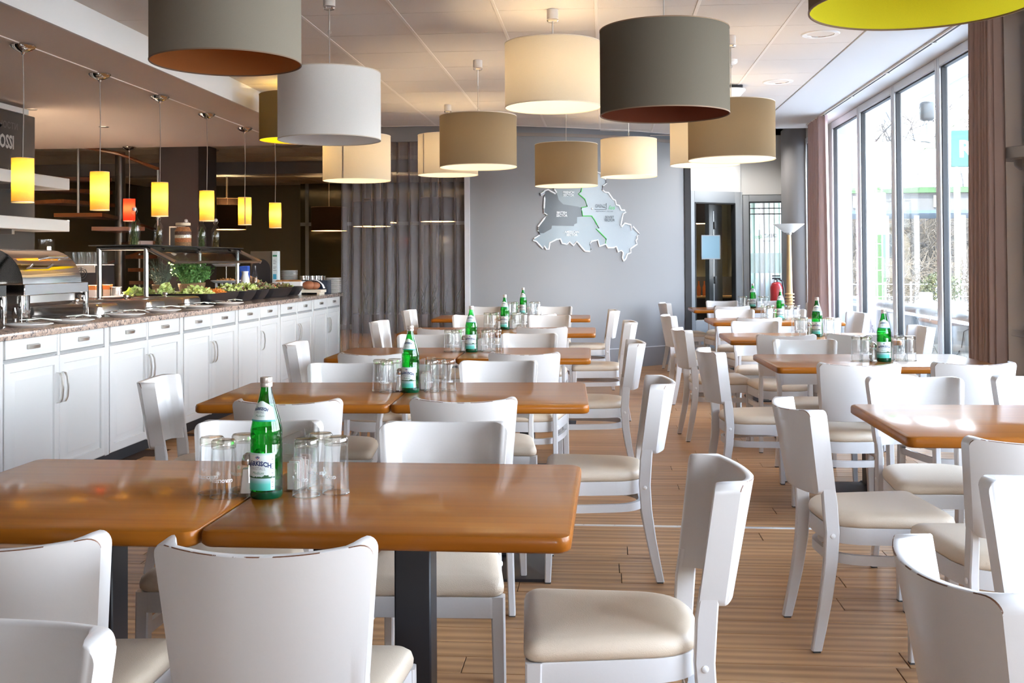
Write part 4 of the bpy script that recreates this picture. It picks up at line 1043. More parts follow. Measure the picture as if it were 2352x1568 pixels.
lay = [(.0, .045, (.30, .16, .07)), (.045, .085, (.50, .16, .05)), (.085, .115, (.75, .66, .50)), (.115, .15, (.10, .045, .03)), (.15, .195, (.36, .14, .05))]
for z0, z1, c in lay: part('spice_layer', MB().lathe([(.0, z0), (.080, z0), (.080, z1), (0, z1)] if z1 < .19 else [(0, z0), (.080, z0), (.06, z1), (0, z1)], 24, cap0=False, cap1=False), mat('spice_%d' % int(z0*1000), c, .8, noise=(90, tuple(v*.6 for v in c), .4, .6)), t)
part('jar_glass', MB().lathe([(.08, 0), (.086, .008), (.086, .16), (.066, .205), (.064, .215)], 28, cap0=False, cap1=False), M_tum, t)
part('lid', MB().lathe([(.070, .208), (.072, .212), (.072, .232), (.068, .236)], 28), mat('cream_lid', (.72, .62, .46), .5), t)
tag(part('picture_frame', MB().box(-4.35, 10.36, SZ, -4.18, 10.39, SZ+.21, 0, .003, 1).box(-4.335, 10.357, SZ+.015, -4.195, 10.365, SZ+.195, 1), [M_steel, M_black]), 'thin steel photo frame standing behind the layered jar', 'picture frame')
# back bar: machine, glasses, bottles, cup
t = thing('drinks_machine', 'black drinks machine with round vent and glasses on top', 'machine', (-5.12, 10.28, CT))
part('housing', MB().box(-.17, -.16, 0, .15, .2, .36, 0, .008, 1), M_black, t)
part('front_plate', MB().box(-.15, -.166, .28, .12, -.155, .36, 0, .002, 1), mat('beige_plate', (.55, .50, .43), .5), t)
part('vent', MB().tube([(-.02+.055*math.cos(a), -.168, .275+.055*math.sin(a)) for a in [k*PI/10 for k in range(21)]], .005, 6).tube([(-.02+.033*math.cos(a), -.168, .275+.033*math.sin(a)) for a in [k*PI/10 for k in range(21)]], .004, 6).tube([(-.02, -.168, .275), (-.02, -.168, .34)], .004, 6), M_black, t)
part('tray', MB().box(-.19, -.17, .36, .22, .2, .368, 0, .003, 1).box(-.19, -.17, .368, .22, -.165, .49).box(.215, -.17, .368, .22, .2, .49).box(-.19, -.17, .368, -.185, .2, .49), M_tum, t, label='clear tray')
gq = MB().lathe([(.026, 0), (.026, .006), (.034, .115), (.032, .115), (.025, .01)], 14, cap1=False).mesh('bar_tumbler', M_tum)
k = 0
for ix in range(4):
    for iy in range(2):
        tag(link('bar_tumbler', gq, None, (-5.25+.085*ix, 10.2+.11*iy, CT+.369)), 'clear tumbler in the tray on the drinks machine, %s row, %s from the left' % (('front', 'rear')[iy], ('first', 'second', 'third', 'fourth')[ix]), 'glass', 'tumblers in the machine tray')
tag(part('steel_cup', MB().lathe([(.0, 0), (.055, 0), (.055, .135), (.058, .138), (.052, .138), (.05, .01)], 24, cap1=False), M_steel), 'plain steel cup standing between the sneeze guard posts', 'cup').location = (-4.80, 10.15, CT)
for k, (x, y, c, lb) in enumerate(((-4.98, 10.05, (.78, .70, .62), 'white carton with orange band left of the guard post'), (-4.92, 10.22, (.75, .66, .58), 'white carton with orange band right of the guard post'))):
    t = thing('drink_carton', lb, 'carton', (x, y, CT))
    part('box', MB().box(-.035, -.035, 0, .035, .035, .16, 0, .003, 1), mat('carton_%d' % k, c, .6), t); part('band', MB().box(-.036, -.036, .11, .036, .036, .16, 0, .003, 1), mat('orange_band', (.75, .25, .06), .6), t)
t = thing('coffee_grinder', 'black coffee machine with clear hoppers below the shelf boards', 'machine', (-5.25, 9.62, CT))
part('housing', MB().box(-.28, -.15, 0, .12, .2, .44, 0, .01, 2), M_black, t)
for x in (-.2, .02): part('hopper', MB().lathe([(.05, .44), (.075, .50), (.075, .60)], 16, (x, 0, 0), cap0=False), M_tum, t)
part('sauce_spout', MB().cyl(.10, -.1, .44, .53, .018, n=10), M_white, t)
# herbs in baskets, lettuce, stand, carafe, box, baguettes ...
STEP = CT + .075
def herb(x, y, z, sc, m_, lb, seed, thin):
    t = thing('potted_herb', lb, 'plant', (x, y, z), 0, 'potted herbs on the buffet')
    part('basket', MB().lathe([(.055*sc, 0), (.068*sc, .02), (.080*sc, .085), (.076*sc, .088), (.07*sc, .075)], 20, cap1=False).lathe([(.07*sc, .07), (.0, .072)], 20, cap0=False, cap1=False), M_wicker, t)
    rnd = random.Random(seed); q = MB()
    for k in range(60):
        a = rnd.uniform(0, 2*PI); r_ = rnd.uniform(0, .05)*sc; s = rnd.uniform(.05, .12)*sc; h = rnd.uniform(.10, .24)*sc
        p = Vector((r_*math.cos(a), r_*math.sin(a), .07)); e = p + Vector((s*math.cos(a), s*math.sin(a), h))
        q.tube([p, p.lerp(e, .5)+Vector((0, 0, .015)), e], .0016, 3)
        for j in range(7 if thin else 9):
            c = p.lerp(e, rnd.uniform(.35, 1)); d = Vector((rnd.gauss(0, 1), rnd.gauss(0, 1), rnd.gauss(0, .7))).normalized()
            l = rnd.uniform(.02, .035)*sc if thin else rnd.uniform(.016, .028)*sc; w = .0025 if thin else l*.5
            b_ = d.orthogonal().normalized()*w
            q.add([c, c+d*l*.5+b_, c+d*l, c+d*l*.5-b_], [(0, 1, 2, 3)])
    part('foliage', q, m_, t, kind='stuff')
herb(-4.25, 9.95, STEP, 1.15, mat('rosemary', (.10, .13, .09), .8), 'spindly grey-green herb in a wicker basket behind the guard post', 21, True)
herb(-4.2, 10.48, STEP, 1.25, mat('parsley', (.07, .20, .04), .7, noise=(40, (.14, .30, .07), .4, .6)), 'bushy bright green parsley in a basket under the sneeze guard', 22, False)
herb(-4.3, 11.0, STEP, 1.0, MATS['parsley'], 'small leafy herb in a basket beside the tiered stand', 23, False)
M_let = mat('lettuce', (.36, .48, .10), .6, noise=(30, (.62, .66, .26), .4, .6)); M_let2 = mat('red_lettuce', (.15, .18, .05), .6, noise=(28, (.20, .06, .05), .45, .6))
def leafpile(rx, ry, h, n, sz, m_, seed, z=.0):
    rnd = random.Random(seed); q = MB()
    for k in range(n):
        a = rnd.uniform(0, 2*PI); r_ = math.sqrt(rnd.random()); x, y = rx*r_*math.cos(a), ry*r_*math.sin(a)
        c = Vector((x, y, z + h*(1-r_*r_)*rnd.uniform(.5, 1)))
        d = Vector((rnd.gauss(0, 1), rnd.gauss(0, 1), abs(rnd.gauss(.5, .8)))).normalized(); b_ = d.orthogonal().normalized()
        s = sz*rnd.uniform(.6, 1.3); w = s*.45
        q.add([c-d*s*.3, c+b_*w+d*s*.1, c+b_*w*.5+d*s*.7, c+d*s, c-b_*w*.6+d*s*.65, c-b_*w+d*s*.1], [(0, 1, 2, 3), (0, 3, 4, 5)])
    return q
t = thing('lettuce_head', 'loose pale lettuce with bread on the black step by the post', 'lettuce', (-4.2, 9.35, STEP))
part('leaves', leafpile(.14, .16, .075, 240, .035, M_let, 30), M_let, t, kind='stuff')
t = thing('flat_bread', 'pale round flat bread beside the loose lettuce', 'bread', (-4.12, 9.62, STEP)); part('loaf', MB().ball((0, 0, .03), .10, .12, .035), mat('bread_pale', (.62, .45, .26), .8), t)
# black salad bowls
M_mel = mat('black_melamine', (.010, .010, .013), .28)
def bowl(y0, y1, lb, fill, seed, x0=-3.86, x1=-3.42):
    t = thing('salad_bowl', lb, 'bowl', ((x0+x1)/2, (y0+y1)/2, CT), 0, 'black salad bowls on the buffet')
    w, d = x1-x0, y1-y0
    rings = [[(p[0], p[1], z) for p in rrect(w-2*i, d-2*i, max(.02, .07-i*.5))] for i, z in ((.06, 0), (.045, .008), (.012, .065), (0, .098), (.008, .100), (.02, .085), (.05, .05))]
    part('shell', MB().loft(rings), M_mel, t)
    for kind_, m_, n, h, ox in fill:
        if kind_ == 'leaf': q = leafpile((w-.08)/2, (d-.10)/2*ox[1], h, n*3, .030, m_, seed, .07)
        elif kind_ == 'shred':
            rnd = random.Random(seed); q = MB()
            for k in range(n):
                a = rnd.uniform(0, 6.28); r_ = math.sqrt(rnd.random()); c = Vector(((w-.1)/2*r_*math.cos(a), (d-.12)/2*ox[1]*r_*math.sin(a), .075 + h*(1-r_*r_)))
                dd = Vector((rnd.gauss(0, 1), rnd.gauss(0, 1), rnd.gauss(0, .4))).normalized()*.025; q.tube([c-dd, c+dd], .003, 3)
        else:
            rnd = random.Random(seed); q = MB()
            for k in range(n): q.ball((rnd.uniform(-.1, .1), rnd.uniform(-.1, .1)*ox[1], .085 + rnd.uniform(0, h)), .03, n=9, k=6)
        if ox[0]: q.v = [(p[0], p[1] + ox[0], p[2]) for p in q.v]
        part('salad' if kind_ != 'tomato' else 'tomatoes', q, m_, t, kind='stuff')
    return t
M_carrot = mat('carrot', (.80, .26, .03), .6); M_tom = mat('tomato', (.68, .07, .03), .3)
bowl(9.02, 9.83, 'long black bowl of frisee and grated carrot, nearest of the bowls', [('leaf', M_let, 150, .09, (-.18, .5)), ('shred', M_carrot, 320, .05, (.18, .5))], 41)
bowl(9.89, 10.34, 'second black bowl with dark mixed salad and spoon', [('leaf', M_let2, 100, .06, (0, .9)), ('leaf', M_let, 60, .09, (-.05, .7))], 42)
bowl(10.38, 10.74, 'smaller third black bowl with green lettuce leaves', [('leaf', M_let, 80, .10, (0, .9)), ('leaf', M_let2, 60, .07, (.03, .8))], 43)
bowl(10.79, 11.56, 'long black bowl with red leaf lettuce and tomatoes', [('leaf', M_let2, 170, .09, (-.1, .7)), ('leaf', M_let, 60, .05, (-.05, .7)), ('tomato', M_tom, 9, .03, (.22, .8))], 44)
bowl(11.62, 11.98, 'last small black bowl before the bread board', [('leaf', M_let2, 80, .06, (0, .9)), ('leaf', M_let, 40, .05, (0, .8))], 45)
bowl(8.98, 9.5, 'black bowl of pale lettuce in the back row under the guard', [('leaf', M_let, 130, .12, (0, .9))], 46, -4.28+.36, -3.90)
for k, (y, z) in enumerate(((9.72, .12), (10.2, .125), (10.62, .13), (11.45, .13))):
    tag(link('salad_server', SPm, None, (-3.55, y, CT+z-.02), 2.5), 'steel salad spoon lying in the %s' % ('carrot bowl', 'dark mixed salad bowl', 'third black bowl', 'tomato bowl')[k], 'spoon', 'salad spoons')
    bpy.data.objects[-1 if False else 0]
# tiered stand
t = thing('tiered_stand', 'white two-tier porcelain stand of snacks under the guard end', 'stand', (-4.12, 11.35, STEP))
for z, w in ((.075, .27), (.255, .25)):
    part('tray', MB().loft([[(p[0], p[1], z+zz) for p in rrect(w-2*i, w-2*i, .03)] for i, zz in ((.03, 0), (0, .025), (.004, .03), (.035, .008))]), M_white, t)
    rnd = random.Random(int(z*1000)); q = MB()
    for k in range(26): q.ball((rnd.uniform(-.08, .08), rnd.uniform(-.08, .08), z+.02+rnd.uniform(0, .02)), .016, n=7, k=5)
    part('snacks', q, mat('snack_%d' % int(z*1000), (.55, .26, .08), .6), t, kind='stuff')
part('rod', MB().cyl(0, 0, 0, .34, .006, n=8).tube([(0, 0, .34), (-.02, 0, .42), (-.05, 0, .45)], .005, 6), M_chrome, t)
part('foot', MB().box(-.09, -.09, 0, -.07, -.07, .08).box(.07, -.09, 0, .09, -.07, .08).box(.07, .07, 0, .09, .09, .08).box(-.09, .07, 0, -.07, .09, .08), M_white, t)
tag(part('blue_carton', MB().box(-.05, -.04, 0, .05, .04, .26, 0, .006, 1), mat('carton_blue', (.03, .10, .50), .5)), 'bright blue carton behind the tiered stand', 'carton').location = (-4.05, 11.75, STEP)
t = thing('milk_jug', 'white ribbed jug beside the last guard post', 'jug', (-4.0, 11.62, STEP))
part('body', MB().lathe([(0, 0), (.055, 0), (.06, .02), (.045, .12), (.032, .17), (.04, .20)], 20, cap0=False, cap1=False), M_whitep, t); part('contents', MB().cyl(0, 0, .005, .1, .04), M_white, t)
t = thing('dressing_bottle', 'clear bottle of brown dressing beside the white jug', 'bottle', (-3.93, 11.75, STEP))
part('glass_body', MB().lathe([(.03, 0), (.032, .01), (.032, .15), (.014, .2), (.014, .26)], 16, cap1=False), M_tum, t); part('dressing', MB().cyl(0, 0, .005, .13, .027), mat('dressing', (.28, .13, .04), .4), t)
t = thing('baguette_box', 'brown wooden box holding baguettes behind the salads', 'box', (-3.98, 11.85, CT))
M_cr = wood('crate_brown', (.22, .12, .06), (.34, .2, .1), 0, 5, .6)
part('front_board', MB().box(-.18, -.14, 0, .18, -.125, .13, 0, .002, 1).box(-.18, .125, 0, .18, .14, .13, 0, .002, 1), M_cr, t)
part('side_board', MB().box(-.18, -.125, 0, -.165, .125, .13).box(.165, -.125, 0, .18, .125, .13).box(-.18, -.125, 0, .18, .125, .01), M_cr, t)
M_bag = mat('baguette_crust', (.52, .27, .09), .7, noise=(25, (.68, .44, .2), .4, .65))
for k, (a, b) in enumerate((((.05, -.05, .12), (-.17, -.02, .27)), ((.10, .03, .11), (-.13, .05, .22)), ((.14, -.04, .10), (-.06, -.05, .165)))):
    a, b = Vector(a), Vector(b); q = MB().tube([a+(b-a)*f for f in (0, .06, .2, .5, .8, .94, 1)], [.012, .028, .036, .038, .035, .025, .010], 10)
    tag(part('baguette', q, M_bag), ('topmost crusty baguette sticking out of the brown box', 'middle crusty baguette in the brown box', 'lowest crusty baguette in front of the others')[k], 'baguette', 'baguettes in the brown box').location = (-3.98, 11.85, CT)
t = thing('lettered_crate', 'white wooden crate with black script lettering full of pastries', 'crate', (-3.64, 12.12, CT))
part('front_board', MB().box(-.17, -.125, 0, .17, -.11, .15, 0, .002, 1), M_whitep, t); part('side_board', MB().box(-.17, -.11, 0, -.155, .11, .15).box(.155, -.11, 0, .17, .11, .15).box(-.17, .11, 0, .17, .125, .15).box(-.155, -.11, 0, .155, .11, .01), M_whitep, t)
q = MB(); tt = text_mb('LA Chatine', .085, shear=.35); q.add([(p[0]*.8, -.1265, .065+p[1]) for p in tt.v], tt.f); part('lettering', q, M_black, t)
rnd = random.Random(3); M_cro = mat('pastry', (.42, .19, .06), .7)
for k in range(7):
    tag(part('pastry', MB().ball((-.12+.04*k, rnd.uniform(-.06, .06), .145), .045, .03, .025, jit=.1), M_cro), 'small brown pastry in the white lettered crate, %s from the left' % ordn[k], 'pastry', 'pastries in the lettered crate').location = (-3.64, 12.12, CT)
t = thing('menu_box', 'dark picture box with white leaflet side behind the baguettes', 'box', (-4.12, 12.25, STEP))
part('box', MB().box(-.03, 0, 0, .22, .09, .43, 0, .003, 1), mat('box_brown', (.10, .075, .05), .5), t)
part('picture', MB().loft([[(.095+.115*math.cos(a), y, .21+.13*math.sin(a)) for a in [PI*k/16 for k in range(17)]] + [(-.02, y, .02), (.21, y, .02)] for y in (-.003, .0)]), M_black, t, label='black arch picture')
part('leaflet', MB().box(.232, -.01, .02, .30, .085, .43, 0, .003, 1), mat('leaflet_white', (.66, .74, .74), .5), t)
part('leaflet_print', MB().box(.24, -.012, .365, .292, -.0095, .385), M_greenp, t)
q = MB()
for k, z in enumerate((.32, .30, .28, .24, .225, .20)): q.box(.245, -.012, z, .285 if k % 2 else .275, -.0095, z+.006)
part('leaflet_text', q, M_greyp, t); part('leaflet_picture', MB().box(.245, -.012, .10, .285, -.0095, .16, 0, .0, 1), mat('leaflet_blue', (.05, .35, .55), .5), t)
pm = MB().lathe([(.06, 0), (.10, .008), (.102, .011), (.07, .004)], 24).mesh('stacked_plate', M_white)
for (x, y, z0, n, lb, g) in ((-3.76, 12.5, CT, 24, 'white plate in the tall stack behind the lettered crate', 'tall plate stack'), (-3.55, 12.58, CT, 18, 'white plate in the stack behind the cutlery box', 'plate stack by the cutlery'), (-3.25, 12.6, CT, 16, 'white plate in the stack at the counter end', 'plate stack at the counter end')):
    for k in range(n):
        q_ = n - 1 - k
        tag(link('stacked_plate', pm, None, (x, y, z0 + .0115*k)), lb + (', topmost' if q_ == 0 else ', number %d from the top' % (q_+1)), 'plate', g)
t = thing('cutlery_box', 'dark blue box packed with upright cutlery at the counter end', 'cutlery box', (-3.36, 12.33, CT))
part('box', MB().box(-.19, -.06, 0, .13, -.05, .16, 0, .002, 1).box(-.19, .09, 0, .13, .10, .16, 0, .002, 1).box(-.19, -.05, 0, -.18, .09, .16).box(.12, -.05, 0, .13, .09, .16).box(-.18, -.05, 0, .12, .09, .01), mat('box_blue', (.020, .030, .050), .25), t)
ck = MB().box(-.006, -.001, 0, .006, .001, .20).mesh('knife', M_chrome)
rnd = random.Random(9)
for k in range(40):
    o = link('cutlery_piece', ck, None, (-3.36-.165+.27*rnd.random(), 12.33-.035+.11*rnd.random(), CT+.012), rnd.uniform(0, 3))
    o.rotation_euler[1] = rnd.uniform(-.12, .12); tag(o, 'steel knife handle standing in the dark blue cutlery box', 'cutlery', 'cutlery in the blue box')
t = thing('bread_board', 'pale wooden bread board on feet beside the last bowl', 'board', (-3.38, 12.06, CT))
part('board', MB().box(-.14, -.05, .02, .14, .19, .055, 0, .005, 1), mat('board_pale', (.70, .62, .50), .6), t); part('foot', MB().box(-.12, -.04, 0, -.09, .18, .02).box(.09, -.04, 0, .12, .18, .02), MATS['board_pale'], t)
t = thing('bread_loaf', 'brown bread loaf wrapped in a white napkin on the board', 'bread', (-3.38, 12.1, CT+.055))
part('loaf', MB().ball((-.03, 0, .05), .075, .07, .05, n=16, k=10).ball((.03, .03, .045), .07, .06, .045, n=14, k=8), mat('rye_crust', (.30, .11, .05), .6), t)
part('napkin', MB().loft([[(x, y+.05, .012+.095*math.sin(min(1, max(0, (x+.13)/.26))*PI)**.5*s) for x in [-.13+.02*i for i in range(14)]] for y, s in ((0, 1.02), (.05, 1.1), (.09, .9))], closed=False, cap0=False, cap1=False), M_whitep, t)

# ------------------------------------------------------------------ pendants over the buffet
M_yel = shade_mat('yellow_silk', (.66, .46, .19), (.95, .66, .12), .55, weave=90)
M_red = shade_mat('red_silk', (.75, .05, .03), (.9, .08, .04), .6, weave=90)
M_yb = emis('warm_filament', (1.0, .60, .10), 98)
M_rb = emis('red_filament', (1.0, .35, .15), 160)
M_seam = mat('shade_seam', (.30, .22, .17), .8)
def pendant(x, y, zb, zt, lb, m_, bm, zc=2.70, r_=.066, seam=False):
    t = thing('cylinder_pendant', lb, 'pendant lamp', (x, y, zc), 0, 'cylinder pendants over the buffet')
    part('ceiling_cap', MB().lathe([(.075, -.004), (.078, -.012), (.068, -.026), (.04, -.042), (.014, -.052), (.008, -.066)], 24), M_chrome, t)
    part('cord', MB().tube([(0, 0, -.06), (.006, 0, (zt-zc)*.5), (0, 0, zt-zc-.005)], .0032, 6), M_cord, t)
    part('shade', MB().lathe([(r_, zb-zc), (r_, zt-zc)], 28, cap0=False, cap1=False), m_, t)
    part('rim', MB().lathe([(r_+.001, zb-zc), (r_+.001, zb-zc+.006), (r_-.002, zb-zc+.006), (r_-.002, zb-zc), (r_+.001, zb-zc)], 28, cap0=False, cap1=False), M_whitep, t)
    part('top_disc', MB().lathe([(r_, zt-zc-.004), (r_, zt-zc), (.012, zt-zc), (.012, zt-zc-.004)], 28), M_whitep, t)
    part('bulb', MB().ball((0, 0, (zb+zt)/2-zc+.015), .020, n=10, k=7), bm, t)
    if seam: part('seam', MB().obox(0, 0, -1.2, r_-.001, r_+.002, -.006, .006, zb-zc+.006, zt-zc-.006), M_seam, t)
pw = ['nearest', 'second', 'third', 'fourth', 'fifth', 'sixth']
for k, y in enumerate((6.372, 7.395, 8.439, 9.476, 10.51, 11.514)):
    pendant(-3.62, y, 1.706, 1.986, 'glowing yellow cylinder pendant over the buffet, %s in the line%s' % (pw[k], ', with a dark seam' if k == 4 else ''), M_yel, M_yb, seam=(k == 4))
pendant(-5.54, 12.05, 1.82, 2.083, 'glowing red cylinder pendant behind the herb bottles', M_red, M_rb)
# small recessed spots in the soffit
struct('floor_bar_bounce', MB().box(-9.4, -4, -.004, -4.55, 12.6, 0), mat('bar_bounce_floor', (.62, .58, .53), .5))  # unseen pale floor, added to bounce the spots up onto the soffit
for k, (x, y) in enumerate(((-5.06, 9.05), (-5.0, 10.3), (-6.1, 9.6))):
    ld = bpy.data.lights.new('spot', 'SPOT'); lo = bpy.data.objects.new('added_spot_light', ld); COL.objects.link(lo)
    ld.energy = SPOT_W; ld.spot_size = R(58); ld.spot_blend = .5; ld.color = (1.0, .80, .58); ld.shadow_soft_size = .03; lo.location = (x, y, 2.688)  # strong light added to these fittings so the soffit brightens by bounce
    t = thing('recessed_spot', 'small recessed spotlight in the soffit, %s' % ('behind the second yellow pendant', 'behind the third yellow pendant', 'above the lettered wall end')[k], 'spotlight', (x, y, 2.70))
    part('ring', MB().lathe([(.03, -.002), (.045, -.006), (.05, -.001)], 20, cap0=False, cap1=False), M_nickel, t); part('reflector', MB().lathe([(.044, -.003), (.03, .02), (0, .02)], 20, cap0=False, cap1=False), M_chrome, t)

# ------------------------------------------------------------------ drum lamps
SH = {
 'taupe': shade_mat('drum_taupe_lit', (.20, .15, .095), (.88, .80, .62), .13),
 'copper': shade_mat('drum_taupe_copper', (.24, .21, .165), (.48, .17, .055), .03),
 'brown': shade_mat('drum_taupe_brown', (.115, .098, .075), (.16, .045, .024), .03),
 'green': shade_mat('drum_olive_green', (.17, .125, .06), (.72, .70, .03), .05),
 'lime': shade_mat('drum_brown_lime', (.16, .115, .08), (.74, .66, .035), .10),
 'white': shade_mat('drum_white', (.78, .75, .71), (.74, .71, .68), .12),
 'cream': shade_mat('drum_cream_lit', (.55, .475, .365), (.92, .84, .66), .24),
 'black': shade_mat('drum_black', (.012, .007, .005), (.8, .62, .40), .01),
}
M_rim = mat('shade_rim', (.62, .54, .44), .7); M_rimd = mat('shade_rim_dark', (.20, .12, .07), .7)
M_lb = emis('warm_bulb', (1.0, .77, .48), 84)
M_lb3 = emis('rear_bulb', (1.0, .72, .38), 700)
M_lb2 = emis('warm_bulb_dim', (1.0, .66, .30), 60)
def drum(x, y, zb, kind, lit, lb, cat='pendant lamp', zc=CZ, h=.395, r_=.30, seam=None, grp='drum lamps over the tables'):
    t = thing('drum_lamp', lb, cat, (x, y, zc), 0, grp)
    b = zb - zc; tt = b + h
    part('shade', MB().lathe([(r_, b), (r_, b+h*.5), (r_, tt)], 64, cap0=False, cap1=False), SH[kind], t, sharp=180)
    rm = M_rimd if kind in ('brown', 'copper', 'green', 'lime', 'black') else M_rim
    ring = lambda z: MB().lathe([(r_+.0015, z-.002), (r_+.0015, z+.003), (r_-.003, z+.003), (r_-.003, z-.002), (r_+.0015, z-.002)], 64, cap0=False, cap1=False)
    part('bottom_rim', ring(b), rm, t); part('top_rim', ring(tt), rm, t)
    q = MB()
    for k in range(3): q.tube([(0, 0, tt-.05), (r_*.98*math.cos(2.1*k+.4), r_*.98*math.sin(2.1*k+.4), tt-.01)], .003, 5)
    part('spider', q, M_nickel, t)
    part('ceiling_cap', MB().lathe([(.034, -.001), (.036, -.006), (.036, -.068), (.030, -.075), (.008, -.076)], 20), M_tbar, t)
    part('cap_ring', MB().lathe([(.0365, -.062), (.037, -.070), (.031, -.078)], 20, cap0=False, cap1=False), M_chrome, t)
    part('cord_grip', MB().cyl(0, 0, -.20, -.076, .0045, n=8).tube([(.011*math.cos(a), 0, -.215+.011*math.sin(a)) for a in [PI*k/6 for k in range(13)]], .0016, 5), M_nickel, t)
    part('cord', MB().cyl(0, 0, tt-.05, -.20, .0028, n=6), M_cord, t)
    part('socket', MB().cyl(0, 0, tt-.12, tt-.05, .02, n=12), M_whitep, t)
    part('bulb', MB().ball((0, 0, tt-.165), .035, .035, .045, n=12, k=8), M_lb if lit == 1 else M_lb3 if lit == 3 else (M_lb2 if lit == 2 else M_white), t)
    if seam is not None:
        part('seam', MB().obox(0, 0, seam, r_-.0005, r_+.0015, -.007, .007, b+.006, tt-.006), mat('seam_%s' % kind, (.42, .36, .30), .8) if 'seam_%s' % kind not in MATS else MATS['seam_%s' % kind], t)
drum(-1.524, 4.204, 2.133, 'copper', 0, 'unlit grey taupe drum lamp with copper lining, cut by the top picture edge')
drum(-1.604, 6.149, 2.041, 'white', 0, 'unlit white drum lamp in front of the olive one')
drum(-0.308, 6.627, 2.279, 'cream', 1, 'largest lit cream drum lamp, high beside the dark brown one')
drum(0.288, 5.01, 2.001, 'brown', 0, 'large unlit dark taupe drum lamp with dark brown lining')
drum(-0.969, 8.232, 2.056, 'taupe', 1, 'lit taupe drum lamp overlapping a cream lamp near the sheer curtain')
drum(-0.352, 10.193, 2.041, 'taupe', 1, 'small lit taupe drum lamp hanging before the sector map')
drum(0.273, 11.434, 2.219, 'cream', 1, 'small lit cream drum lamp right above the sector map')
drum(0.896, 7.547, 2.023, 'taupe', 1, 'lit taupe drum lamp hanging before the grey glass doors')
drum(-2.183, 9.309, 2.047, 'cream', 1, 'lit cream drum lamp with seam, below the unlit white one', seam=-1.75)
drum(-2.70, 9.135, 2.393, 'green', 2, 'olive drum lamp with bright yellow green lining behind the white one')
drum(-1.544, 10.533, 2.188, 'cream', 1, 'lit cream drum lamp with seam, half behind a taupe one', seam=-2.35)
drum(0.888, 9.451, 2.158, 'cream', 1, 'lit cream drum lamp half hidden behind the taupe lamp by the doors')
drum(0.877, 3.012, 2.016, 'lime', 0, 'brown drum lamp with lime yellow lining at the top picture edge')
for k, (px, y, z, lb) in enumerate(((-6.42, 17.7, 2.02, 'black drum lamp right of the dark column, higher of two'), (-6.22, 17.2, 1.88, 'black drum lamp right of the dark column, lower of two'), (-4.63, 17.7, 1.86, 'black drum lamp between last yellow pendant and sheer curtain'), (-3.75, 17.7, 1.99, 'black drum lamp with lit rim behind the sheer curtain, its left end'), (-3.72, 16.9, 1.90, 'lower black drum lamp behind the left part of the sheer curtain'), (-2.76, 17.7, 2.0, 'black drum lamp with lit rim behind the middle of the sheer curtain'))):
    drum(px, y, z, 'black', 3, lb, zc=2.89, grp='black drum lamps in the rear room')
drum(1.36, 15.75, 1.86, 'black', 3, 'black drum lamp with lit rim seen through the grey door', zc=3.04, r_=.26, grp='black drum lamps in the rear room')
# recessed downlights, smoke detector
for k, (x, y, CZ_) in enumerate(((1.514, 7.55, CZ), (1.54, 9.53, CZ), (1.75, 14.1, 3.05))):
    t = thing('downlight', ('round recessed downlight near the windows, nearer larger one', 'round recessed downlight near the windows, farther smaller one', 'added fill downlight above the grey glass doors')[k], 'downlight', (x, y, CZ_))
    if k == 2:
        ld = bpy.data.lights.new('spot', 'SPOT'); lo = bpy.data.objects.new('door_fill_light', ld); COL.objects.link(lo)
        ld.energy = 45; ld.spot_size = R(150); ld.spot_blend = .6; ld.color = (1.0, .95, .88); ld.shadow_soft_size = .08; lo.location = (x, y, CZ_ - .02)  # third downlight is invented: fill light for the alcove by the doors
    part('ring', MB().lathe([(.095, .002), (.095, -.004), (.125, -.008), (.132, -.002), (.132, .002)], 36, cap0=False, cap1=False), M_whitep, t)
    part('reflector', MB().lathe([(.095, -.003), (.075, .05), (.02, .07), (0, .07)], 32, cap0=False, cap1=False), M_chrome, t)
    q = MB()
    for j in range(-2, 3): q.box(-.085, j*.032-.002, .002, .085, j*.032+.002, .03)
    part('louvre', q, M_nickel, t)
    bpy.data.objects['ceiling']
t = thing('smoke_detector', 'white round smoke detector on the ceiling behind the dark drum lamp', 'detector', (1.0, 8.45, CZ))
part('body', MB().lathe([(.055, 0), (.055, -.02), (.04, -.035), (.015, -.038)], 24), M_whitep, t)
t = thing('ceiling_projector', 'white conical ceiling spot with black mount behind the taupe lamp', 'spotlight', (1.16, 9.7, CZ))
part('mount', MB().box(-.1, -.05, -.035, .09, .05, 0, 0, .004, 1), M_black, t); part('cone', MB().lathe([(.12, -.035), (.12, -.045), (.05, -.12)], 28), M_whitep, t)

# ------------------------------------------------------------------ tables
def top_mesh(w, d):
    prof = [(.006, TZ-.036), (0, TZ-.030), (0, TZ-.010), (.003, TZ-.003), (.010, TZ)]
    rings = [[(p[0], p[1], z) for p in rrect(w-2*i, d-2*i, .032-i*.5, 5)] for i, z in prof]
    q = MB()
    q.loft(rings[:4], 1, True, False); q.loft(rings[3:], 0, False, True)
    return q.mesh('tabletop', [M_table, M_tedge], 60)
COLm = MB().box(-.045, -.045, .03, .045, .045, TZ-.045, 0, .004, 1).mesh('column', M_black)
BASm = MB().loft([[(sx_*a, sy_*a, z) for sx_, sy_ in ((-1, -1), (1, -1), (1, 1), (-1, 1))] for a, z in ((.235, 0), (.235, .012), (.225, .016), (.06, .05), (.05, .06))]).mesh('base_plate', M_black)
TPLm = MB().box(-.2, -.2, TZ-.046, .2, .2, TZ-.034, 0, .002, 1).mesh('top_plate', M_black)
TOP8 = top_mesh(.797, .797); TOP12 = top_mesh(1.2, .8)
def table(x, y, a, top, lb, grp):
    t = thing('dining_table', lb, 'table', (x, y, 0), a, grp)
    link('tabletop', top, t); link('column', COLm, t); link('base_plate', BASm, t); link('top_plate', TPLm, t)
    return t
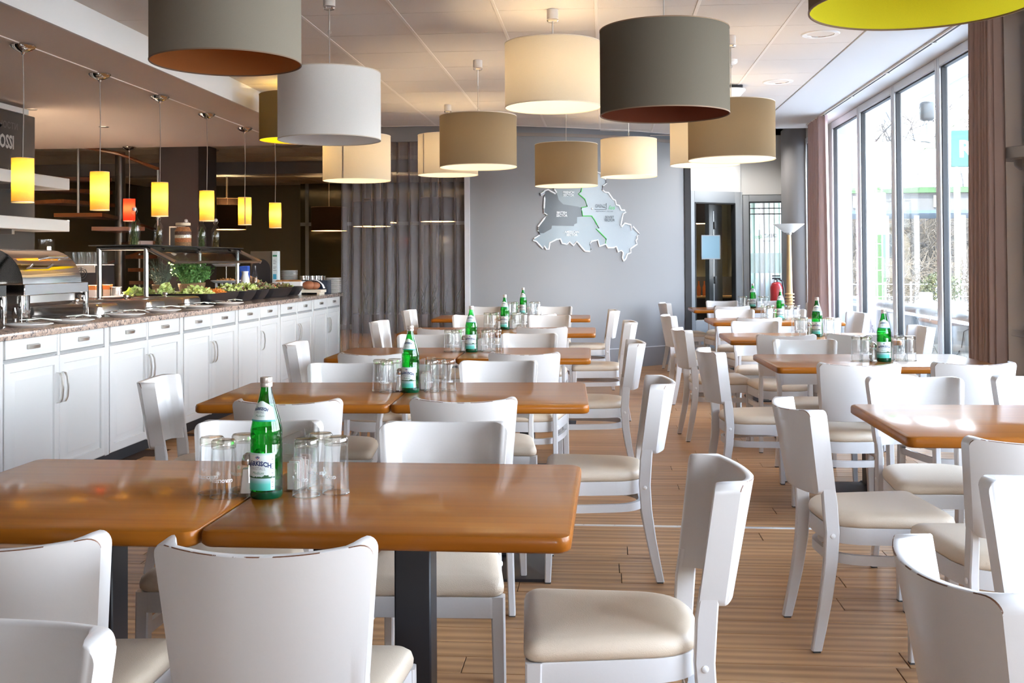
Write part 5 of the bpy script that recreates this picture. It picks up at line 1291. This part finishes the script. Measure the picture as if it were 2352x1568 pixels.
BROWS = [(-0.868, 2.615, -.008), (-.874, 4.613, .037), (-.883, 6.65, .013), (-.87, 8.827, .006), (-.94, 10.969, .013)]
WROWS = [(1.564, 3.926, .006), (1.505, 6.201, .029), (1.496, 8.111, .001), (1.593, 10.338, .014), (1.624, 12.797, .011)]
bn = ['nearest buffet-side table', 'second buffet-side table', 'third buffet-side table', 'fourth buffet-side table', 'farthest buffet-side table']
wn_ = ['nearest window-side table', 'second window-side table', 'third window-side table', 'fourth window-side table', 'farthest window-side table']
for k, (x, y, a) in enumerate(BROWS):
    for s in (-1, 1):
        dy = -.008 if (k == 0 and s < 0) else 0
        o = table(x + s*.4*math.cos(a), y + s*.4*math.sin(a) + dy, a, TOP8, 'square orange-brown table, %s half of the %s pair' % ('buffet' if s < 0 else 'aisle', bn[k].split()[0] + (' buffet-side')), 'square tables pushed together in pairs')
for k, (x, y, a) in enumerate(WROWS):
    table(x, y, a, TOP12, 'long orange-brown table, %s' % wn_[k].replace('table', 'one of the row'), 'long tables by the windows')

# ------------------------------------------------------------------ chairs
def seat_poly(s=1.0, sy=1.0):
    return roundpoly([(.215*s, .205*sy), (-.215*s, .205*sy), (-.172*s, -.215*sy), (.172*s, -.215*sy)], [.035, .035, .135, .135], 8)
def sring(s, z): return [(p[0]*s, p[1]*s, z) for p in seat_poly()]
q = MB().loft([sring(.97, .412), sring(1.0, .420), sring(1.006, .432), sring(.985, .447), sring(.93, .457), sring(.80, .4625), sring(.5, .4655), sring(.2, .466)])
CUSH = q.mesh('seat_cushion', M_vinyl, 180)
q = MB(); q.loft([sring(.985, .358), sring(.99, .356), sring(.99, .408), sring(.985, .412), sring(.88, .412), sring(.88, .360)], cap0=False, cap1=False)
SFRM = q.mesh('seat_frame', M_chair)
up = [p for p in seat_poly(.96, .96)]
# U-shaped bentwood stretcher: along both sides and round the back
U = [(-.2045, .165), (-.199, .05)] + [p for p in up if p[1] < 0] + [(.199, .05), (.2045, .165)]
inn = [(p[0]*.915, p[1]*(.915 if p[1] < 0 else 1)) for p in U]
q = MB(); q.loft([[(a[0], a[1], .285), (a[0], a[1], .318), (b[0], b[1], .318), (b[0], b[1], .285)] for a, b in zip(U, inn)])
STRE = q.mesh('stretcher', M_chair)
def leg_section(cx, cy, w, d, z, c=.004): return [(cx+sx_*(w/2-ox), cy+sy_*(d/2-oy), z) for sx_, sy_, ox, oy in ((1, -1, c, 0), (1, -1, 0, c), (1, 1, 0, c), (1, 1, c, 0), (-1, 1, c, 0), (-1, 1, 0, c), (-1, -1, 0, c), (-1, -1, c, 0))]
def front_leg(s):
    q = MB().loft([leg_section(s*.205, .192, .026, .026, .006), leg_section(s*.200, .186, .034, .034, .20), leg_section(s*.196, .183, .038, .038, .412)])
    return q
def rear_leg(s):
    P = [(.006, .178, -.268, .026, .034), (.08, .175, -.252, .026, .038), (.18, .171, -.232, .027, .042), (.30, .168, -.214, .027, .046), (.40, .168, -.208, .027, .048), (.50, .1660, -.214, .025, .050), (.57, .1685, -.222, .022, .044)]
    return MB().loft([leg_section(s*x, y, w, d, z) for z, x, y, w, d in P])
FL = [front_leg(s).mesh('leg', M_chair) for s in (-1, 1)]; RL = [rear_leg(s).mesh('leg', M_chair) for s in (-1, 1)]
def panel_mb():
    n = 40; q = MB(); rings = []
    zb, zt, rc = .525, .8165, .028
    def yb(z): return -.2325 + (z-.525)/(.8165-.525)*(-.0385)
    for i in range(n + 1):
        u = math.sin((i/n-.5)*PI)*.5 + (i/n-.5)*.0
        u = u*2
        ring = []
        wt_, wb_ = .2035, .1775
        xe = abs(u)*wt_
        dz = 0 if xe < wt_-rc else rc - math.sqrt(max(0, rc*rc-(xe-(wt_-rc))**2))
        top = zt - dz - .013*(1-u*u)
        xb = abs(u)*wb_; dzb = 0 if xb < wb_-.02 else .02 - math.sqrt(max(0, .0004-(xb-(wb_-.02))**2))
        bot = zb + dzb - .012*(1-u*u)*0
        bul = -.062*(1-abs(u)**2.2)
        def P(z, dy):
            t = (z-zb)/(zt-zb); w = wb_ + (wt_-wb_)*t
            yr = yb(z) + bul*(.75+.25*t)
            if dy > -.010:      # front face: swells into the solid side post at both ends
                k = min(1, max(0, (abs(u)-.76)/.15)); k = k*k*(3-2*k)
                yr = yr*(1-k) + (yb(z) + .038)*k
            return (u*w, yr + dy, z)
        for z, dy in ((bot, 0), (bot+(top-bot)*.33, 0), (bot+(top-bot)*.66, 0), (top-.003, 0), (top, -.003), (top, -.0185), (top-.0018, -.021), (bot+(top-bot)*.66, -.021), (bot+(top-bot)*.33, -.021), (bot+.002, -.021), (bot, -.018)):
            ring.append(P(z, dy))
        rings.append(ring)
    m_ = len(rings[0])
    q.loft(rings)
    # worn strips: the rear top edge (segments 5-6) and the two end caps
    idx = 0
    for i in range(n):
        for k in range(m_):
            if k in (5,): q.m[idx] = 1
            idx += 1
    return q
PAN = panel_mb().mesh('backrest', [M_chair, M_worn], 45)
BOLT = MB().lathe([(.009, 0), (.008, .003), (.003, .005)], 12).mesh('bolt', M_bolt)
GLD = MB().box(-.012, -.012, 0, .012, .012, .007).mesh('glide', M_glide)
chair_proto = None
n_chair = 0
def chair(x, y, deg, lb, grp):
    global chair_proto
    if chair_proto is None:
        t = thing('dining_chair', lb, 'chair', (x, y, 0), R(deg), grp)
        link('seat_cushion', CUSH, t); link('seat_frame', SFRM, t); link('stretcher', STRE, t); link('backrest', PAN, t)
        for s in (0, 1):
            l = link('leg', FL[s], t); g = link('glide', GLD, l, ((2*s-1)*.205, .192, 0))
            l = link('leg', RL[s], t); g = link('glide', GLD, l, ((2*s-1)*.178, -.268, 0))
            b = link('bolt', BOLT, l, ((2*s-1)*.181, -.208, .388)); b.rotation_euler = (0, R(90)*(2*s-1), 0)
        chair_proto = t
        return t
    return dup(chair_proto, (x, y, 0), R(deg), lb, grp)
def from_back(mx, my, deg, lb, grp):
    a = R(deg); return chair(mx - math.sin(a)*.255, my + math.cos(a)*.255, deg, lb, grp)
C0 = 'white chair with beige seat, '
def lab(kind, tbl):
    return {'nL': 'white chair with its back to us, buffet half of the %s', 'nR': 'white chair with its back to us, aisle half of the %s',
            'fL': 'white chair facing us across the %s, buffet half', 'fR': 'white chair facing us across the %s, aisle half',
            'e': 'white chair with beige seat at the aisle end of the %s', 'l': 'white chair at the buffet end of the %s',
            'wL': 'white chair with its back to us, aisle half of the %s', 'wR': 'white chair with its back to us, window half of the %s',
            'gL': 'white chair facing us across the %s, aisle half', 'gR': 'white chair facing us across the %s, window half',
            'w': 'white chair at the window end of the %s'}[kind] % tbl
GB, GW = 'white chairs around the buffet-side tables', 'white chairs around the window-side tables'
for kind, mx, my, deg, row in (
    ('nR', -.622, 1.93, 2.7, 0), ('nL', -1.14, 1.93, 6, 0), ('fR', -.505, 3.33, 182, 0), ('fL', -1.10, 3.325, 182, 0), ('e', .258, 2.657, 94, 0),
    ('nL', -1.178, 3.903, 4, 1), ('nR', -.528, 3.981, 2.3, 1), ('fL', -1.29, 5.287, 181, 1), ('fR', -.54, 5.423, 181, 1), ('e', .205, 4.603, 91, 1), ('l', -1.985, 4.578, -83, 1),
    ('nL', -1.297, 5.934, 1, 2), ('nR', -.448, 5.978, -2, 2), ('fL', -1.25, 7.412, 180, 2), ('fR', -.528, 7.503, 180, 2), ('e', .165, 6.774, 91, 2), ('l', -1.97, 6.636, -85, 2),
    ('nL', -1.237, 8.151, 0, 3), ('nR', -.485, 8.31, 4, 3), ('fL', -1.248, 10.13, 179, 3), ('fR', -.513, 10.05, 182, 3), ('e', .185, 9.035, 91, 3), ('l', -1.96, 9.1, -92, 3),
    ('nR', -.66, 10.38, 4, 4), ('fL', -1.346, 12.03, 178, 4), ('fR', -.556, 12.024, 178, 4), ('e', .07, 11.14, 92, 4), ('l', -2.08, 11.176, -91, 4)):
    from_back(mx + (.035 if kind == 'l' else 0), my, deg, lab(kind, bn[row]), GB)
for kind, mx, my, deg, row in (
    ('l', .698, 3.862, -84, 0), ('gL', 1.324, 4.706, 182, 0), ('gR', 1.875, 4.78, 182, 0), ('wL', 1.225, 3.166, 3, 0),
    ('wL', 1.249, 5.397, 5, 1), ('wR', 1.816, 5.456, 5, 1), ('gL', 1.27, 6.927, 180, 1), ('l', .62, 6.148, -83, 1),
    ('wL', 1.243, 7.459, 0, 2), ('wR', 1.73, 7.548, 0, 2), ('gL', 1.254, 9.008, 179, 2), ('l', .597, 8.046, -84, 2), ('w', 2.38, 8.316, 95, 2),
    ('wL', 1.373, 9.665, 5, 3), ('wR', 1.872, 9.58, 5, 3), ('gL', 1.344, 11.178, 178, 3), ('gR', 1.87, 11.2, 178, 3), ('l', .62, 10.05, -84, 3), ('w', 2.43, 10.52, 103, 3),
    ('wL', 1.43, 12.154, 8, 4), ('gL', 1.48, 13.6, 176, 4), ('gR', 2.0, 13.58, 176, 4), ('l', .75, 13.0, -83, 4), ('w', 2.43, 12.75, 95, 4)):
    L_ = lab(kind, wn_[row])
    if kind == 'l': L_ = 'white chair seen from behind at the aisle end of the %s' % wn_[row]
    from_back(mx, my, deg, L_, GW)
from_back(-.875, 1.40, 177, 'white chair facing us, cut by the lower left picture corner', GB)
from_back(1.07, 2.556, 183, 'white chair with bright front facing us at the right picture edge, nearest row', GW)
from_back(.60, 1.854, -84, 'white chair with curved back filling the lower right picture corner', GW)

# ------------------------------------------------------------------ table settings
def bottle_proto():
    t = thing('water_bottle', 'x', 'bottle')
    prof = [(.010, .004), (.034, .001), (.0385, .006), (.039, .012), (.039, .13), (.0378, .134), (.039, .138), (.0378, .144), (.039, .15), (.0385, .165), (.034, .186), (.028, .207), (.0215, .228), (.0165, .246), (.0137, .262), (.0128, .276)]
    part('glass_body', MB().lathe(prof, 32, cap0=True, cap1=False), M_bottle, t)
    part('water', MB().lathe([(.0335, .008), (.0355, .02), (.0355, .158), (.034, .166)], 24), thin_glass('water_green', (.55, .92, .62), (.2, .6, .3), 1.2), t)
    part('dark_foot', MB().lathe([(.02, .0), (.036, .0), (.0393, .006), (.0394, .018), (.0385, .019)], 32, cap1=False), mat('bottle_foot', (.0, .045, .018), .1, coat=.5), t)
    part('cap', MB().lathe([(.0145, .268), (.0150, .270), (.0150, .277), (.0143, .278), (.0150, .279), (.0150, .288), (.0142, .291)], 28), M_cap, t)
    def strip(r0, r1, z0, z1, a0, a1, m_, name, nz=1, wob=None):
        q = MB(); n = 20; rings = []
        for j in range(nz+1):
            s = j/nz; rings.append([((r0+(r1-r0)*s)*math.cos(a0+(a1-a0)*i/n), (r0+(r1-r0)*s)*math.sin(a0+(a1-a0)*i/n), z0+(z1-z0)*s) for i in range(n+1)])
        return q.loft(rings, 0, False, False, False)
    M_lab = bpy.data.materials.new('label_paper'); M_lab.use_nodes = True
    nt = M_lab.node_tree; b = nt.nodes['Principled BSDF']; b.inputs['Roughness'].default_value = .45
    tcn = nt.nodes.new('ShaderNodeTexCoord'); sp = nt.nodes.new('ShaderNodeSeparateXYZ'); rp_ = nt.nodes.new('ShaderNodeValToRGB')
    nt.links.new(tcn.outputs['Object'], sp.inputs[0])
    mr = nt.nodes.new('ShaderNodeMapRange'); mr.inputs[1].default_value = .02; mr.inputs[2].default_value = .115
    nt.links.new(sp.outputs['Z'], mr.inputs[0]); nt.links.new(mr.outputs[0], rp_.inputs[0]); nt.links.new(rp_.outputs[0], b.inputs['Base Color'])
    cr = rp_.color_ramp; cr.elements[0].color = (.05, .42, .33, 1); cr.elements[1].color = (.12, .50, .46, 1)
    for p_, c in ((.18, (.10, .50, .42)), (.30, (.40, .58, .62)), (.36, (.50, .60, .66)), (.40, (.66, .72, .70)), (.90, (.74, .80, .76)), (.97, (.35, .66, .60))):
        e = cr.elements.new(p_); e.color = (*c, 1)
    # label faces -y (towards the camera), turned a little to the left
    ac = R(-90) - R(14)
    lb = part('label', strip(.0396, .0396, .022, .112, ac-R(95), ac+R(62), M_lab, 'label'), M_lab, t)
    def cyl_text(s, size, z, r_fn, m_, parent, a=0.0, arch=0.0, **k):
        tt = text_mb(s, size, **k); q = MB(); V = []
        for p in tt.v:
            zz = z + p[1] - arch*p[0]*p[0]/.02; r_ = r_fn(zz) + .0006; an = ac + a + p[0]/r_
            V.append((r_*math.cos(an), r_*math.sin(an), zz))
        q.add(V, tt.f); part('lettering', q, m_, parent)
    rf = lambda z: .0396
    cyl_text('MÄRKISCH', .0155, .087, rf, M_navy, lb, bold=.0006, arch=.12, sx=.92)
    cyl_text('KRISTALL', .0095, .0745, rf, M_greyp, lb)
    cyl_text('Medium', .0098, .064, rf, M_greenp, lb, shear=.3)
    q = MB()
    for k in range(7):
        a = R(-60+20*k); c_ = (.0402*math.cos(ac), .0402*math.sin(ac)); tx, ty = -math.sin(ac), math.cos(ac)
        d0, d1 = .0025, .0075
        q.tube([(c_[0]+tx*d0*math.sin(a), c_[1]+ty*d0*math.sin(a), .098+d0*math.cos(a)), (c_[0]+tx*d1*math.sin(a), c_[1]+ty*d1*math.sin(a), .098+d1*math.cos(a))], .0006, 4)
    part('crown_mark', q, M_navy, lb); part('crown_dot', MB().ball((.0402*math.cos(ac), .0402*math.sin(ac), .0975), .0015, n=6, k=4), M_redp, lb)
    q = MB(); rnd = random.Random(2); n = 60
    up_ = [.0545 + rnd.uniform(-.001, .002) + (.004 if 44 < i < 52 else 0) for i in range(n+1)]
    ang = [ac-R(94)+R(155)*i/n for i in range(n+1)]
    q.loft([[(.0400*math.cos(a), .0400*math.sin(a), .0515) for a in ang], [(.0400*math.cos(a), .0400*math.sin(a), u) for a, u in zip(ang, up_)]], 0, False, False, False)
    part('forest_print', q, mat('forest_print', (.02, .09, .03), .6), lb)
    q = strip(.0399, .0399, .024, .11, ac+R(46), ac+R(60), None, ''); part('side_strip', q, M_white, lb)
    q = MB()
    for k in range(14):
        z = .03+.0055*k; q.loft([[(.0402*math.cos(a), .0402*math.sin(a), zz) for a in (ac+R(49), ac+R(53), ac+R(57))] for zz in (z, z+(.001 if k % 2 else .002))], 0, False, False, False)
    part('fine_print', q, M_greyp, lb)
    def rn(z): return .0385 + (z-.165)*(.0165-.0385)/(.246-.165) + .0012 - .0016*math.sin((z-.165)/.081*PI)*0
    prof2 = [(.0346, .186), (.0285, .207), (.0221, .228), (.0190, .238)]
    def rn(z):
        for (r0, z0), (r1, z1) in zip(prof2, prof2[1:]):
            if z <= z1: return r0 + (r1-r0)*(z-z0)/(z1-z0) + .0004
        return .0193
    q = MB(); zs = [.187, .195, .203, .211, .219, .227, .235]; n = 16
    rings = []
    for z in zs:
        half = R(70) if z < .222 else R(70)*(1-(z-.222)/.013*.85)
        rings.append([(rn(z)*math.cos(ac-half+2*half*i/n), rn(z)*math.sin(ac-half+2*half*i/n), z) for i in range(n+1)])
    q.loft(rings, 0, False, False, False)
    M_lab2 = mat('neck_label_paper', (.70, .78, .74), .45)
    nl = part('neck_label', q, M_lab2, t)
    q = MB(); q.loft([[((rn(z)+.0003)*math.cos(ac-R(70)+R(140)*i/n), (rn(z)+.0003)*math.sin(ac-R(70)+R(140)*i/n), z) for i in range(n+1)] for z in (.187, .191)], 0, False, False, False)
    part('neck_band', q, mat('label_teal', (.03, .33, .30), .45), nl)
    cyl_text('MÄRKISCH', .0095, .217, rn, M_navy, nl, bold=.0004, arch=.2, sx=.85)
    cyl_text('KRISTALL', .006, .2085, rn, M_greyp, nl, sx=.9); cyl_text('Medium', .0075, .2005, rn, M_greenp, nl, shear=.3)
    return t
def tumbler_proto():
    t = thing('tumbler', 'x', 'glass')
    # upside-down: wide rim on the table, thick foot on top; ten faint facets
    def rg(r_, z, fac=.0): return [(r_*(1-fac*(k % 2))*math.cos(2*PI*k/20), r_*(1-fac*(k % 2))*math.sin(2*PI*k/20), z) for k in range(20)]
    part('glass_body', MB().loft([rg(.0335, 0), rg(.0338, .002), rg(.0325, .03, .012), rg(.0305, .10, .02), rg(.0295, .122, .01)], 0, False, False), M_tum, t)
    part('inner_wall', MB().loft([rg(.0315, .001), rg(.0300, .03), rg(.0280, .10), rg(.0265, .118), rg(.016, .121)], 0, False, True), M_tum, t)
    part('rim', MB().tube([(.0328*math.cos(2*PI*k/28), .0328*math.sin(2*PI*k/28), .0018) for k in range(29)], .0016, 6), M_glassrim, t)
    part('foot', MB().loft([rg(.0295, .120, .01), rg(.0300, .126), rg(.0298, .136), rg(.0270, .1395), rg(.0180, .1385)], 0, False, True), M_glassrim, t)
    s = text_mb('GEROLSTEINER', .0105, bold=.0002); q = MB(); V = []
    for p in s.v:
        z = .045 - p[1]; an = R(-105) - p[0]/.0322; V.append((.0328*math.cos(an), .0328*math.sin(an), z))
    q.add(V, s.f)
    st_ = MB()
    for k in range(6):
        a = PI*k/6; c = R(-105)
        st_.tube([(.0326*math.cos(c+e*.006*math.cos(a)/.032), .0326*math.sin(c+e*.006*math.cos(a)/.032), .062+e*.006*math.sin(a)) for e in (-1, 1)], .0004, 4)
    q.sub(st_)
    part('etching', q, M_etch, t, label='upside down etched lettering')
    return t
M_glassrim = thin_glass('thick_glass', (.88, .85, .80), (.45, .43, .39), 1.8, 1.5)
M_salt = mat('salt', (.78, .74, .70), .8); M_pep = mat('pepper', (.22, .15, .10), .8)
def shaker_proto(m_):
    t = thing('shaker', 'x', 'shaker')
    sq = lambda w, z: [(p[0], p[1], z) for p in rrect(w, w, w*.22, 2)]
    part('glass_body', MB().loft([sq(.046, 0), sq(.047, .004), sq(.036, .04), sq(.029, .078)], 0, True, False), M_tum, t)
    part('contents', MB().loft([sq(.036, .008), sq(.030, .04), sq(.0255, .066)]), m_, t)
    part('cap', MB().lathe([(.0155, .076), (.0165, .079), (.0160, .084), (.0165, .086), (.0160, .090), (.012, .099), (.005, .104)], 18), M_steel, t)
    return t
def holder_proto():
    t = thing('sachet_holder', 'x', 'holder')
    part('box', MB().box(-.022, -.055, 0, -.0195, .055, .135).box(.0195, -.055, 0, .022, .055, .135).box(-.0195, -.055, 0, .0195, -.0525, .12).box(-.0195, .0525, 0, .0195, .055, .135).box(-.0195, -.0525, 0, .0195, .0525, .003), M_tum, t)
    rnd = random.Random(5)
    for k in range(9):
        q = MB().box(-.014, -.045+.010*k, .004, .014, -.042+.010*k, .055+rnd.uniform(0, .025), 0, .001, 1)
        part('sachet', q, mat('sachet_%d' % k, ((.72, .62, .58), (.78, .74, .70), (.60, .40, .34))[k % 3], .6), t)
    part('toothpick_glass', MB().lathe([(.015, .004), (.016, .005), (.02, .138), (.0185, .138), (.0145, .01)], 16, (0, .082, 0), cap1=False), M_tum, t)
    return t
PB = bottle_proto(); PT = tumbler_proto(); PS = shaker_proto(M_salt); PP = shaker_proto(M_pep); PH = holder_proto()
used = set()
def put(proto, loc, rz, lb, grp):
    if proto.name not in used:
        used.add(proto.name); proto.location = loc; proto.rotation_euler[2] = rz; proto['label'] = lb; proto['group'] = grp
        return proto
    return dup(proto, loc, rz, lb, grp)
rnd = random.Random(12)
BOT = [(-.825, 2.55), (-.85, 4.635), (-.839, 6.709), (-.835, 8.96), (-.86, 11.35)]
WOT = [None, (1.558, 6.121), (1.575, 8.085), (1.67, 10.311), (1.773, 12.95)]
def setting(bx, by, tb, j, win):
    put(PB, (bx, by, TZ), rnd.uniform(-.12, .12) if j or win else 0, 'green glass water bottle standing on the %s' % tb, 'green water bottles on the tables')
    for side, spots in (('buffet' if not win else 'aisle', ((-.148, .03), (-.103, -.012), (-.083, .075))), ('aisle' if not win else 'window', ((.095, .015), (.160, .05), (.108, .10)))):
        for nm, (dx, dy) in zip((('outer', 'front', 'rear') if dxs(side, win) else ('front', 'outer', 'rear')), spots):
            if j or win: dx, dy = dx + rnd.uniform(-.006, .006), dy + rnd.uniform(-.008, .008)
            put(PT, (bx+dx, by+dy, TZ), rnd.uniform(-.6, .6), 'upturned clear tumbler, %s of three on the %s side of the bottle, %s' % (nm, side, tb), 'upturned tumblers on the tables')
    put(PS, (bx-.050, by+.012 if not win else by+.03, TZ), .2, 'glass salt shaker with steel cap beside the bottle, %s' % tb, 'salt shakers')
    put(PP, (bx-.042, by+.066 if not win else by+.085, TZ), .1, 'glass pepper shaker with steel cap behind the salt, %s' % tb, 'pepper shakers')
    put(PH, (bx+.052, by+.105, TZ), -.12, 'clear sachet holder with toothpick glass behind the bottle, %s' % tb, 'sachet holders')
def dxs(side, win): return side == ('buffet' if not win else 'aisle')
for k, (x, y) in enumerate(BOT): setting(x, y, bn[k], k, False)
for k, p in enumerate(WOT):
    if p: setting(p[0], p[1], wn_[k], k, True)
# tumblers just inside the frame on the nearest window-side table
for nm, (x, y) in zip(('front left', 'rear right'), ((1.69, 3.965), (1.735, 3.945))):
    put(PT, (x, y, TZ), .3, 'upturned clear tumbler on the nearest window-side table, %s of two' % ('first' if nm[0] == 'f' else 'second'), 'upturned tumblers on the tables')
